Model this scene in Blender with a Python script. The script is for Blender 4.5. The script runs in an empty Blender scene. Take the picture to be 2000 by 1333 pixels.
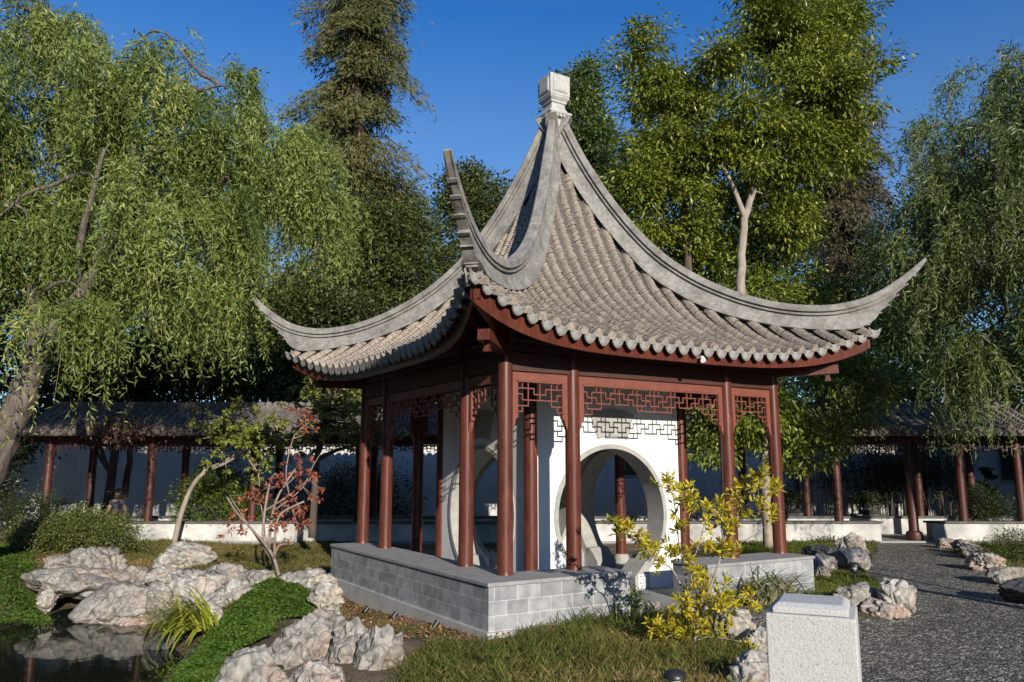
import bpy, math
import numpy as np
from mathutils import noise as mnoise, Vector, Euler

# ------------------------------------------------------------------ camera, sky, sun, exposure
scene = bpy.context.scene
CAM = np.array([-7.641, -11.231, 1.298])
YAW, PITCH, FPX = 1.030, 0.161, 1539.0
cam_data = bpy.data.cameras.new("camera")
cam_data.sensor_width = 36.0
cam_data.lens = FPX / 2000.0 * 36.0
cam_data.clip_start = 0.05
cam_data.clip_end = 2000.0
cam = bpy.data.objects.new("camera", cam_data)
scene.collection.objects.link(cam)
cam.location = CAM
cam.rotation_euler = (math.pi / 2 + PITCH, 0.0, YAW - math.pi / 2)
scene.camera = cam

SUN = np.array([-0.185, -0.932, 0.312]); SUN /= np.linalg.norm(SUN)
SUN_EL = math.asin(SUN[2])
SUN_AZ = math.atan2(SUN[0], SUN[1])
world = bpy.data.worlds.new("World")
scene.world = world
world.use_nodes = True
wn, wl = world.node_tree.nodes, world.node_tree.links
sky = wn.new("ShaderNodeTexSky")
sky.sky_type = 'NISHITA'
sky.sun_disc = False
sky.sun_elevation = SUN_EL
sky.sun_rotation = SUN_AZ
sky.altitude = 300.0
sky.air_density = 1.0
sky.dust_density = 0.2
sky.ozone_density = 3.0
tint = wn.new("ShaderNodeMix"); tint.data_type = 'RGBA'; tint.blend_type = 'MULTIPLY'; tint.inputs[0].default_value = 1.0
wtc = wn.new("ShaderNodeTexCoord"); wsp = wn.new("ShaderNodeSeparateXYZ"); wl.new(wtc.outputs["Generated"], wsp.inputs[0])
wrp = wn.new("ShaderNodeValToRGB"); wl.new(wsp.outputs[2], wrp.inputs[0])
for _ in range(3): wrp.color_ramp.elements.new(0.5)
for _e, (_p, _c) in zip(wrp.color_ramp.elements, ((0.30, (0.95, 1.20, 1.45, 1)), (0.41, (0.80, 1.18, 1.55, 1)), (0.53, (0.30, 0.95, 1.62, 1)), (0.66, (1.3, 1.7, 2.1, 1)), (0.9, (1.6, 1.8, 2.1, 1)))):
    _e.position = _p; _e.color = _c
wl.new(wrp.outputs[0], tint.inputs[7])
wl.new(sky.outputs[0], tint.inputs[6])
wl.new(tint.outputs[2], wn["Background"].inputs[0])
wn["Background"].inputs[1].default_value = 0.08
sun_data = bpy.data.lights.new("sun", 'SUN')
sun_data.energy = 5.0
sun_data.angle = math.radians(0.5)
sun_data.color = (1.0, 0.935, 0.825)
sun = bpy.data.objects.new("sun", sun_data)
scene.collection.objects.link(sun)
sun.rotation_euler = Vector(-SUN).to_track_quat('-Z', 'Y').to_euler()
scene.view_settings.view_transform = 'Standard'
scene.view_settings.look = 'None'
scene.view_settings.exposure = 0.36
scene.view_settings.gamma = 1.0
scene.cycles.max_bounces = 6
scene.cycles.diffuse_bounces = 3
scene.cycles.glossy_bounces = 3
scene.cycles.transmission_bounces = 3

# ------------------------------------------------------------------ geometry of the survey
FW = np.array([math.cos(YAW) * math.cos(PITCH), math.sin(YAW) * math.cos(PITCH), math.sin(PITCH)])
RT = np.array([math.sin(YAW), -math.cos(YAW), 0.0])
UP = np.cross(RT, FW)
FH = np.array([math.cos(YAW), math.sin(YAW), 0.0])
ZZ = np.array([0.0, 0.0, 1.0])


def ray(px, py):
    return FW + RT * ((px - 1000.0) / FPX) + UP * ((666.5 - py) / FPX)


def spot(px, py, d):
    """point seen at (px, py) whose forward ground distance is d"""
    r = ray(px, py)
    return CAM + r * (d / r.dot(FH))


def gp(px, py, z):
    r = ray(px, py)
    return CAM + r * ((z - CAM[2]) / r[2])


def fwd(p):
    return float((np.asarray(p) - CAM).dot(FH))


def sd(s, d, z):
    p = CAM + RT * s + FH * d
    return np.array([p[0], p[1], z])


def unit(v):
    v = np.asarray(v, float)
    return v / np.maximum(np.linalg.norm(v, axis=-1, keepdims=True), 1e-9)


# ------------------------------------------------------------------ helpers: meshes and tags
COL = scene.collection.objects


def tag(o, label=None, cat=None, group=None, kind=None):
    if label: o["label"] = label
    if cat: o["category"] = cat
    if group: o["group"] = group
    if kind: o["kind"] = kind
    return o


def thing(name, label, cat, loc=(0, 0, 0), group=None):
    o = bpy.data.objects.new(name, None)
    COL.link(o)
    o.location = loc
    o.empty_display_size = 0.2
    return tag(o, label, cat, group)


def world_loc(o):
    p = np.zeros(3)
    while o is not None:
        p = p + np.array(o.location)
        o = o.parent
    return p


def link(name, me, material, parent=None, loc=None, off=None):
    """me is in world coordinates (minus off); the object hangs under parent"""
    o = bpy.data.objects.new(name, me)
    COL.link(o)
    if material is not None:
        for m in (material if isinstance(material, (list, tuple)) else [material]):
            me.materials.append(m)
    if parent is not None:
        o.parent = parent
    if loc is not None:
        o.location = np.array(loc) - (world_loc(parent) if parent else 0)
    elif parent is not None:
        o.location = -world_loc(parent)
    return o


class MB:
    def __init__(self):
        self.v, self.f, self.n, self.mi = [], [], 0, []

    def add(self, v, f, m=0):
        v = np.asarray(v, float).reshape(-1, 3)
        self.v.append(v)
        self.f += [tuple(int(i) + self.n for i in q) for q in f]
        self.mi += [m] * len(f)
        self.n += len(v)
        return self

    def box(self, lo, hi, m=0, rot=0.0, piv=None):
        x0, y0, z0 = lo; x1, y1, z1 = hi
        v = np.array([(x0, y0, z0), (x1, y0, z0), (x1, y1, z0), (x0, y1, z0),
                      (x0, y0, z1), (x1, y0, z1), (x1, y1, z1), (x0, y1, z1)], float)
        return self.add(v, [(0, 3, 2, 1), (4, 5, 6, 7), (0, 1, 5, 4), (1, 2, 6, 5), (2, 3, 7, 6), (3, 0, 4, 7)], m)

    def obox(self, c, ax, ay, az, m=0):
        c, ax, ay, az = [np.asarray(q, float) for q in (c, ax, ay, az)]
        v = [c + sx * ax + sy * ay + sz * az for sz in (-1, 1) for sx, sy in ((-1, -1), (1, -1), (1, 1), (-1, 1))]
        return self.add(v, [(0, 3, 2, 1), (4, 5, 6, 7), (0, 1, 5, 4), (1, 2, 6, 5), (2, 3, 7, 6), (3, 0, 4, 7)], m)

    def bar(self, a, b, w, h, up=ZZ, m=0):
        a, b = np.asarray(a, float), np.asarray(b, float)
        d = unit(b - a)
        s = np.cross(d, up)
        if np.linalg.norm(s) < 1e-6: s = np.cross(d, np.array([1.0, 0, 0]))
        s = unit(s); u = np.cross(s, d)
        return self.obox((a + b) / 2, (b - a) / 2, s * w / 2, u * h / 2, m)

    def tube(self, pts, rad, n=8, cap=True, m=0, jitter=0.0, rng=None):
        pts = np.asarray(pts, float); k = len(pts)
        rad = np.broadcast_to(np.asarray(rad, float), (k,))
        t = np.gradient(pts, axis=0); t = unit(t)
        ref = np.array([0.0, 0, 1]) if abs(t[0][2]) < 0.9 else np.array([1.0, 0, 0])
        s = unit(np.cross(t[0], ref)); rings = []
        ang = np.arange(n) * 2 * math.pi / n
        for i in range(k):
            s = unit(s - t[i] * s.dot(t[i])); u = np.cross(t[i], s)
            r = rad[i]
            rr = r * (1 + (rng.uniform(-jitter, jitter, n) if jitter else 0))
            rings.append(pts[i] + (np.cos(ang) * rr)[:, None] * s + (np.sin(ang) * rr)[:, None] * u)
        f = []
        for i in range(k - 1):
            for j in range(n):
                j2 = (j + 1) % n
                f.append((i * n + j, i * n + j2, (i + 1) * n + j2, (i + 1) * n + j))
        if cap:
            f.append(tuple(range(n))[::-1]); f.append(tuple((k - 1) * n + j for j in range(n)))
        return self.add(np.concatenate(rings), f, m)

    def lathe(self, prof, n=20, c=(0, 0, 0), m=0):
        c = np.asarray(c, float)
        ang = np.arange(n) * 2 * math.pi / n
        v = [(c[0] + r * math.cos(a), c[1] + r * math.sin(a), c[2] + z) for r, z in prof for a in ang]
        f = []
        for i in range(len(prof) - 1):
            for j in range(n):
                j2 = (j + 1) % n
                f.append((i * n + j, i * n + j2, (i + 1) * n + j2, (i + 1) * n + j))
        f.append(tuple(range(n))[::-1]); f.append(tuple((len(prof) - 1) * n + j for j in range(n)))
        return self.add(v, f, m)

    def prism(self, poly, o, ax, ay, thick, m=0):
        """polygon in the plane (ax, ay) from o, extruded by vector thick"""
        o, ax, ay, thick = [np.asarray(q, float) for q in (o, ax, ay, thick)]
        n = len(poly)
        a = np.array([o + p[0] * ax + p[1] * ay for p in poly])
        v = np.concatenate([a, a + thick])
        f = [tuple(range(n)), tuple(range(2 * n - 1, n - 1, -1))]
        f += [(i, n + i, n + (i + 1) % n, (i + 1) % n) for i in range(n)]
        return self.add(v, f, m)

    def mesh(self, name, smooth=None, off=None):
        me = bpy.data.meshes.new(name)
        v = np.concatenate(self.v) if self.v else np.zeros((0, 3))
        if off is not None: v = v - np.asarray(off)
        me.from_pydata(v.tolist(), [], self.f)
        if any(self.mi): me.polygons.foreach_set("material_index", self.mi)
        if smooth is not None:
            me.polygons.foreach_set("use_smooth", [True] * len(me.polygons))
            if smooth < 3:
                me.set_sharp_from_angle(angle=smooth)
        me.update()
        return me

    def build(self, name, material, parent=None, smooth=None, loc=None):
        """world-coordinate vertices, object linked under parent"""
        me = self.mesh(name, smooth, off=loc)
        return link(name, me, material, parent, loc)


def grid_mesh(name, V, smooth=True):
    ny, nx = V.shape[:2]
    idx = np.arange(nx * ny).reshape(ny, nx)
    q = np.stack([idx[:-1, :-1], idx[:-1, 1:], idx[1:, 1:], idx[1:, :-1]], -1).reshape(-1, 4)
    return quad_mesh(name, V.reshape(-1, 3), q, smooth)


def quad_mesh(name, v, q, smooth=False, rnd=None):
    me = bpy.data.meshes.new(name)
    me.vertices.add(len(v)); me.vertices.foreach_set("co", np.ascontiguousarray(v, dtype=np.float32).ravel())
    nq = len(q)
    me.loops.add(nq * 4); me.loops.foreach_set("vertex_index", np.ascontiguousarray(q, dtype=np.int32).ravel())
    me.polygons.add(nq)
    me.polygons.foreach_set("loop_start", np.arange(0, nq * 4, 4, dtype=np.int32))
    me.polygons.foreach_set("loop_total", np.full(nq, 4, dtype=np.int32))
    me.update(calc_edges=True)
    me.polygons.foreach_set("use_smooth", np.full(nq, smooth, dtype=bool))
    if rnd is not None:
        a = me.attributes.new("rnd", 'FLOAT', 'FACE')
        a.data.foreach_set("value", np.ascontiguousarray(rnd, dtype=np.float32))
    me.update()
    return me


# ------------------------------------------------------------------ helpers: materials
def new_mat(name):
    m = bpy.data.materials.new(name)
    m.use_nodes = True
    return m, m.node_tree.nodes, m.node_tree.links, m.node_tree.nodes["Principled BSDF"]


def ramp(N, stops):
    r = N.new("ShaderNodeValToRGB")
    e = r.color_ramp.elements
    while len(e) < len(stops): e.new(0.5)
    for k, (p, c) in enumerate(stops):
        e[k].position = p
        e[k].color = (*c, 1) if len(c) == 3 else c
    return r


def mat(name, stops, scale=4.0, detail=6.0, rough=0.7, bump=0.0, bscale=30.0, stretch=(1, 1, 1), spec=0.5, distort=0.0,
        stops2=None, scale2=40.0, mix2=0.5, bdist=0.02):
    """noise-mottled surface in object coordinates, with a second finer noise multiplied in"""
    m, N, L, P = new_mat(name)
    tc = N.new("ShaderNodeTexCoord"); mp = N.new("ShaderNodeMapping")
    mp.inputs["Scale"].default_value = stretch
    L.new(tc.outputs["Object"], mp.inputs[0])
    nz = N.new("ShaderNodeTexNoise")
    nz.inputs["Scale"].default_value = scale; nz.inputs["Detail"].default_value = detail
    nz.inputs["Distortion"].default_value = distort
    L.new(mp.outputs[0], nz.inputs["Vector"])
    r = ramp(N, stops); L.new(nz.outputs[0], r.inputs[0])
    out = r.outputs[0]
    if stops2:
        n2 = N.new("ShaderNodeTexNoise"); n2.inputs["Scale"].default_value = scale2; n2.inputs["Detail"].default_value = 4
        L.new(mp.outputs[0], n2.inputs["Vector"])
        r2 = ramp(N, stops2); L.new(n2.outputs[0], r2.inputs[0])
        mx = N.new("ShaderNodeMix"); mx.data_type = 'RGBA'; mx.blend_type = 'MULTIPLY'
        mx.inputs[0].default_value = mix2
        L.new(out, mx.inputs[6]); L.new(r2.outputs[0], mx.inputs[7])
        out = mx.outputs[2]
    L.new(out, P.inputs["Base Color"])
    P.inputs["Roughness"].default_value = rough
    P.inputs["Specular IOR Level"].default_value = spec
    if bump:
        nb = N.new("ShaderNodeTexNoise"); nb.inputs["Scale"].default_value = bscale; nb.inputs["Detail"].default_value = 8
        L.new(mp.outputs[0], nb.inputs["Vector"])
        b = N.new("ShaderNodeBump"); b.inputs["Strength"].default_value = bump; b.inputs["Distance"].default_value = bdist
        L.new(nb.outputs[0], b.inputs["Height"]); L.new(b.outputs[0], P.inputs["Normal"])
    return m


def leaf_mat(name, stops, rough=0.5, trans=0.3, spec=0.4):
    m, N, L, P = new_mat(name)
    at = N.new("ShaderNodeAttribute"); at.attribute_name = "rnd"
    r = ramp(N, stops); L.new(at.outputs["Fac"], r.inputs[0])
    L.new(r.outputs[0], P.inputs["Base Color"])
    P.inputs["Roughness"].default_value = rough
    P.inputs["Specular IOR Level"].default_value = spec
    t = N.new("ShaderNodeBsdfTranslucent"); L.new(r.outputs[0], t.inputs[0])
    mx = N.new("ShaderNodeMixShader"); mx.inputs[0].default_value = trans
    L.new(P.outputs[0], mx.inputs[1]); L.new(t.outputs[0], mx.inputs[2])
    L.new(mx.outputs[0], N["Material Output"].inputs[0])
    return m


M = {}
M['red'] = mat('red_lacquer', [(0.3, (0.092, 0.025, 0.016)), (0.7, (0.128, 0.036, 0.022))], scale=3, spec=0.35, rough=0.36, bump=0.08, bscale=25,
               stretch=(1, 1, 0.16), stops2=[(0.35, (0.6, 0.6, 0.6)), (0.6, (1, 1, 1)), (0.735, (1, 1, 1)), (0.76, (2.6, 3.2, 3.2))], scale2=26, mix2=0.85)
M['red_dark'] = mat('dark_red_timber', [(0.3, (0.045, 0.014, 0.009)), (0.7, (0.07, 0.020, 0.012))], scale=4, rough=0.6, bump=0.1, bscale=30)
M['lattice'] = mat('lattice_timber', [(0.3, (0.155, 0.047, 0.031)), (0.7, (0.20, 0.062, 0.042))], scale=6, rough=0.5)
M['gal_red'] = mat('gallery_timber', [(0.3, (0.05, 0.014, 0.010)), (0.7, (0.08, 0.021, 0.014))], scale=4, rough=0.5)
M['white'] = mat('white_plaster', [(0.3, (0.72, 0.71, 0.68)), (0.7, (0.80, 0.79, 0.75))], scale=2.2, rough=0.9, bump=0.05, bscale=18, stretch=(1, 1, 0.35), stops2=[(0.32, (0.82, 0.81, 0.78)), (0.5, (1, 1, 1))], scale2=2.6, mix2=0.7)
M['plaster'] = mat('weathered_dappled_plaster', [(0.32, (0.30, 0.292, 0.275)), (0.65, (0.60, 0.585, 0.555))], scale=1.4, rough=0.9, bump=0.08, bscale=12,
                   stops2=[(0.3, (0.7, 0.7, 0.7)), (0.6, (1, 1, 1))], scale2=7)  # mottling paints dappled shade into the low walls, along with weathering
M['ridge'] = mat('ridge_clay', [(0.28, (0.155, 0.143, 0.127)), (0.5, (0.235, 0.219, 0.195)), (0.72, (0.32, 0.30, 0.268))], scale=4, rough=0.85, bump=0.25,
                 bscale=40, stops2=[(0.35, (0.68, 0.67, 0.66)), (0.65, (1, 1, 1))], scale2=16, mix2=0.7)
M['finial'] = mat('finial_stone', [(0.25, (0.30, 0.29, 0.27)), (0.6, (0.42, 0.41, 0.38)), (0.8, (0.5, 0.48, 0.45))], scale=8, rough=0.85, bump=0.2,
                  bscale=50)
M['drip'] = mat('drip_tile_clay', [(0.3, (0.10, 0.094, 0.086)), (0.55, (0.235, 0.222, 0.20)), (0.8, (0.35, 0.33, 0.30))], scale=18, rough=0.85, bump=0.2,
                bscale=60)
M['stone'] = mat('pale_stone', [(0.25, (0.28, 0.27, 0.245)), (0.7, (0.39, 0.375, 0.34))], scale=7, rough=0.8, bump=0.12, bscale=45,
                 stops2=[(0.4, (0.8, 0.8, 0.8)), (0.6, (1, 1, 1))], scale2=30)
M['plinth'] = mat('plinth_concrete', [(0.25, (0.36, 0.345, 0.325)), (0.7, (0.47, 0.455, 0.43))], scale=3, rough=0.9, bump=0.1, bscale=50,
                  stops2=[(0.35, (0.75, 0.73, 0.7)), (0.6, (1, 1, 1))], scale2=9)
M['coping'] = mat('coping_stone', [(0.25, (0.22, 0.215, 0.21)), (0.7, (0.31, 0.305, 0.295))], scale=5, rough=0.75, bump=0.1, bscale=40,
                  stops2=[(0.35, (0.75, 0.75, 0.75)), (0.6, (1, 1, 1))], scale2=18)
M['cap_dark'] = mat('dark_wall_coping', [(0.3, (0.06, 0.058, 0.055)), (0.7, (0.12, 0.115, 0.11))], scale=5, rough=0.8)
M['granite'] = mat('speckled_granite', [(0.34, (0.34, 0.33, 0.315)), (0.48, (0.46, 0.45, 0.43)), (0.68, (0.52, 0.505, 0.48))], scale=170, detail=3, rough=0.85,
                   bump=0.35, bscale=110, stops2=[(0.28, (0.4, 0.39, 0.38)), (0.36, (1, 1, 1))], scale2=60, mix2=0.6, bdist=0.006)
M['black'] = mat('black_metal', [(0.3, (0.012, 0.012, 0.013)), (0.7, (0.025, 0.025, 0.026))], scale=10, rough=0.4)
M['lens'] = mat('lamp_glass', [(0.3, (0.3, 0.3, 0.3)), (0.7, (0.4, 0.4, 0.4))], scale=10, rough=0.2)
M['bark'] = mat('willow_bark', [(0.3, (0.04, 0.030, 0.023)), (0.5, (0.105, 0.082, 0.066)), (0.75, (0.19, 0.155, 0.13))], scale=9, rough=0.9, bump=0.9, bscale=12,
                stretch=(1, 1, 0.22), distort=0.6, bdist=0.06)
M['bark_pale'] = mat('pale_bark', [(0.3, (0.20, 0.165, 0.13)), (0.7, (0.36, 0.30, 0.24))], scale=8, rough=0.85, bump=0.5, bscale=20, stretch=(1, 1, 0.3))
M['bark_dark'] = mat('dark_bark', [(0.3, (0.05, 0.035, 0.026)), (0.7, (0.11, 0.08, 0.06))], scale=8, rough=0.9, bump=0.5, bscale=20, stretch=(1, 1, 0.3))
M['bark_maple'] = mat('maple_bark', [(0.3, (0.17, 0.12, 0.10)), (0.7, (0.30, 0.23, 0.19))], scale=14, rough=0.8, bump=0.3, bscale=30, stretch=(1, 1, 0.4))


def tile_mat(name, cols, dark):
    m, N, L, P = new_mat(name)
    tc = N.new("ShaderNodeTexCoord")
    n1 = N.new("ShaderNodeTexNoise"); n1.inputs["Scale"].default_value = 22; n1.inputs["Detail"].default_value = 5
    n2 = N.new("ShaderNodeTexNoise"); n2.inputs["Scale"].default_value = 2.2; n2.inputs["Detail"].default_value = 4
    for n in (n1, n2): L.new(tc.outputs["Object"], n.inputs["Vector"])
    r = ramp(N, cols); L.new(n1.outputs[0], r.inputs[0])
    r2 = ramp(N, [(0.35, dark), (0.62, (1, 1, 1))]); L.new(n2.outputs[0], r2.inputs[0])
    mx = N.new("ShaderNodeMix"); mx.data_type = 'RGBA'; mx.blend_type = 'MULTIPLY'; mx.inputs[0].default_value = 0.8
    L.new(r.outputs[0], mx.inputs[6]); L.new(r2.outputs[0], mx.inputs[7]); L.new(mx.outputs[2], P.inputs["Base Color"])
    P.inputs["Roughness"].default_value = 0.9
    b = N.new("ShaderNodeBump"); b.inputs["Strength"].default_value = 0.2; b.inputs["Distance"].default_value = 0.01
    L.new(n1.outputs[0], b.inputs["Height"]); L.new(b.outputs[0], P.inputs["Normal"])
    return m


M['tile'] = tile_mat('roof_tile_clay', [(0.3, (0.205, 0.165, 0.128)), (0.5, (0.30, 0.246, 0.194)), (0.72, (0.40, 0.333, 0.266))], (0.76, 0.76, 0.76))
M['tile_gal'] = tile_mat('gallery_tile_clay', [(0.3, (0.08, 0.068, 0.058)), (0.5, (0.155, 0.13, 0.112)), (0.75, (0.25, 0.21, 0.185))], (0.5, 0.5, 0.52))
M['gap'] = mat('shade_and_dirt_tile_gap', [(0.3, (0.035, 0.028, 0.022)), (0.7, (0.08, 0.065, 0.052))], scale=30, rough=1.0)  # dark risers: recess shade under the tile edges painted in, along with dirt
M['pan'] = mat('pan_tile_clay', [(0.3, (0.07, 0.063, 0.056)), (0.7, (0.13, 0.115, 0.10))], scale=20, rough=0.95)


def brick_mat():
    m, N, L, P = new_mat('grey_block_wall')
    tc = N.new("ShaderNodeTexCoord"); sp = N.new("ShaderNodeSeparateXYZ"); L.new(tc.outputs["Object"], sp.inputs[0])
    ad = N.new("ShaderNodeMath"); ad.operation = 'ADD'; L.new(sp.outputs[0], ad.inputs[0]); L.new(sp.outputs[1], ad.inputs[1])
    az = N.new("ShaderNodeMath"); az.operation = 'ADD'; L.new(sp.outputs[2], az.inputs[0]); az.inputs[1].default_value = 0.045 + 0.164 * 6
    cb = N.new("ShaderNodeCombineXYZ"); L.new(ad.outputs[0], cb.inputs[0]); L.new(az.outputs[0], cb.inputs[1])
    bt = N.new("ShaderNodeTexBrick"); L.new(cb.outputs[0], bt.inputs["Vector"])
    bt.inputs["Scale"].default_value = 1.0
    bt.inputs["Brick Width"].default_value = 0.315; bt.inputs["Row Height"].default_value = 0.164
    bt.inputs["Mortar Size"].default_value = 0.0045; bt.inputs["Mortar Smooth"].default_value = 0.1
    bt.inputs["Color1"].default_value = (0.205, 0.21, 0.215, 1); bt.inputs["Color2"].default_value = (0.32, 0.325, 0.33, 1)
    bt.inputs["Mortar"].default_value = (0.46, 0.45, 0.43, 1)
    nz = N.new("ShaderNodeTexNoise"); nz.inputs["Scale"].default_value = 7; nz.inputs["Detail"].default_value = 6
    L.new(tc.outputs["Object"], nz.inputs["Vector"])
    r = ramp(N, [(0.3, (0.66, 0.66, 0.66)), (0.6, (1.1, 1.1, 1.1))]); L.new(nz.outputs[0], r.inputs[0])
    mx = N.new("ShaderNodeMix"); mx.data_type = 'RGBA'; mx.blend_type = 'MULTIPLY'; mx.inputs[0].default_value = 0.9
    L.new(bt.outputs[0], mx.inputs[6]); L.new(r.outputs[0], mx.inputs[7]); L.new(mx.outputs[2], P.inputs["Base Color"])
    P.inputs["Roughness"].default_value = 0.75
    b = N.new("ShaderNodeBump"); b.inputs["Strength"].default_value = 0.15; b.inputs["Distance"].default_value = 0.01
    L.new(nz.outputs[0], b.inputs["Height"]); L.new(b.outputs[0], P.inputs["Normal"])
    return m


M['brick'] = brick_mat()


def rock_mat(name, base, warm, scale=1.0):
    m, N, L, P = new_mat(name)
    tc = N.new("ShaderNodeTexCoord")
    n1 = N.new("ShaderNodeTexNoise"); n1.inputs["Scale"].default_value = 5 * scale; n1.inputs["Detail"].default_value = 9
    n1.inputs["Distortion"].default_value = 2.2
    n2 = N.new("ShaderNodeTexNoise"); n2.inputs["Scale"].default_value = 2.3 * scale; n2.inputs["Detail"].default_value = 5
    v = N.new("ShaderNodeTexVoronoi"); v.feature = 'DISTANCE_TO_EDGE'; v.inputs["Scale"].default_value = 3.4 * scale
    nd = N.new("ShaderNodeTexNoise"); nd.inputs["Scale"].default_value = 3; nd.inputs["Detail"].default_value = 5
    mv = N.new("ShaderNodeMix"); mv.data_type = 'VECTOR'; mv.inputs[0].default_value = 0.35
    L.new(tc.outputs["Object"], nd.inputs["Vector"])
    L.new(tc.outputs["Object"], mv.inputs[4]); L.new(nd.outputs[1], mv.inputs[5]); L.new(mv.outputs[1], v.inputs["Vector"])
    for n in (n1, n2): L.new(tc.outputs["Object"], n.inputs["Vector"])
    b = np.array(base)
    r1 = ramp(N, [(0.28, tuple(b * 0.30)), (0.42, tuple(b * 0.72)), (0.55, tuple(b * 1.05)), (0.70, tuple(b * 1.3))]); L.new(n1.outputs[0], r1.inputs[0])
    r2 = ramp(N, [(0.30, (0.62, 0.63, 0.65)), (0.45, (1, 1, 1)), (0.68, warm)]); L.new(n2.outputs[0], r2.inputs[0])
    r3 = ramp(N, [(0.0, (0.25, 0.24, 0.23)), (0.035, (1, 1, 1))]); L.new(v.outputs[0], r3.inputs[0])
    out = r1.outputs[0]
    for q in (r2, r3):
        mx = N.new("ShaderNodeMix"); mx.data_type = 'RGBA'; mx.blend_type = 'MULTIPLY'; mx.inputs[0].default_value = 0.85 if q is r2 else 0.5
        L.new(out, mx.inputs[6]); L.new(q.outputs[0], mx.inputs[7]); out = mx.outputs[2]
    L.new(out, P.inputs["Base Color"]); P.inputs["Roughness"].default_value = 0.85
    ma = N.new("ShaderNodeMath"); ma.operation = 'MINIMUM'; L.new(v.outputs[0], ma.inputs[0]); ma.inputs[1].default_value = 0.04
    mb = N.new("ShaderNodeMath"); mb.operation = 'MULTIPLY_ADD'; L.new(ma.outputs[0], mb.inputs[0]); mb.inputs[1].default_value = 6.0
    L.new(n1.outputs[0], mb.inputs[2])
    bp = N.new("ShaderNodeBump"); bp.inputs["Strength"].default_value = 0.5; bp.inputs["Distance"].default_value = 0.05
    L.new(mb.outputs[0], bp.inputs["Height"]); L.new(bp.outputs[0], P.inputs["Normal"])
    return m


M['rock'] = rock_mat('limestone_rock', (0.275, 0.255, 0.225), (0.97, 0.80, 0.68))
M['rock_pale'] = rock_mat('pale_limestone', (0.35, 0.33, 0.295), (0.98, 0.85, 0.74))
M['rock_warm'] = rock_mat('pinkish_limestone', (0.33, 0.285, 0.25), (1.0, 0.78, 0.67))
M['rock_dark'] = rock_mat('dark_rock', (0.06, 0.06, 0.062), (0.9, 0.9, 0.9))


def ground_mat():
    m, N, L, P = new_mat('garden_soil')
    tc = N.new("ShaderNodeTexCoord")
    n1 = N.new("ShaderNodeTexNoise"); n1.inputs["Scale"].default_value = 1.1; n1.inputs["Detail"].default_value = 6
    n2 = N.new("ShaderNodeTexNoise"); n2.inputs["Scale"].default_value = 30; n2.inputs["Detail"].default_value = 8
    for n in (n1, n2): L.new(tc.outputs["Object"], n.inputs["Vector"])
    r1 = ramp(N, [(0.4, (0.075, 0.062, 0.024)), (0.52, (0.15, 0.105, 0.055)), (0.64, (0.25, 0.165, 0.095))]); L.new(n1.outputs[0], r1.inputs[0])
    r2 = ramp(N, [(0.35, (0.5, 0.48, 0.45)), (0.62, (1.15, 1.1, 1.05))]); L.new(n2.outputs[0], r2.inputs[0])
    mx = N.new("ShaderNodeMix"); mx.data_type = 'RGBA'; mx.blend_type = 'MULTIPLY'; mx.inputs[0].default_value = 0.9
    L.new(r1.outputs[0], mx.inputs[6]); L.new(r2.outputs[0], mx.inputs[7]); L.new(mx.outputs[2], P.inputs["Base Color"])
    P.inputs["Roughness"].default_value = 1.0
    b = N.new("ShaderNodeBump"); b.inputs["Strength"].default_value = 0.8; b.inputs["Distance"].default_value = 0.04
    L.new(n2.outputs[0], b.inputs["Height"]); L.new(b.outputs[0], P.inputs["Normal"])
    return m


M['ground'] = ground_mat()


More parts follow.
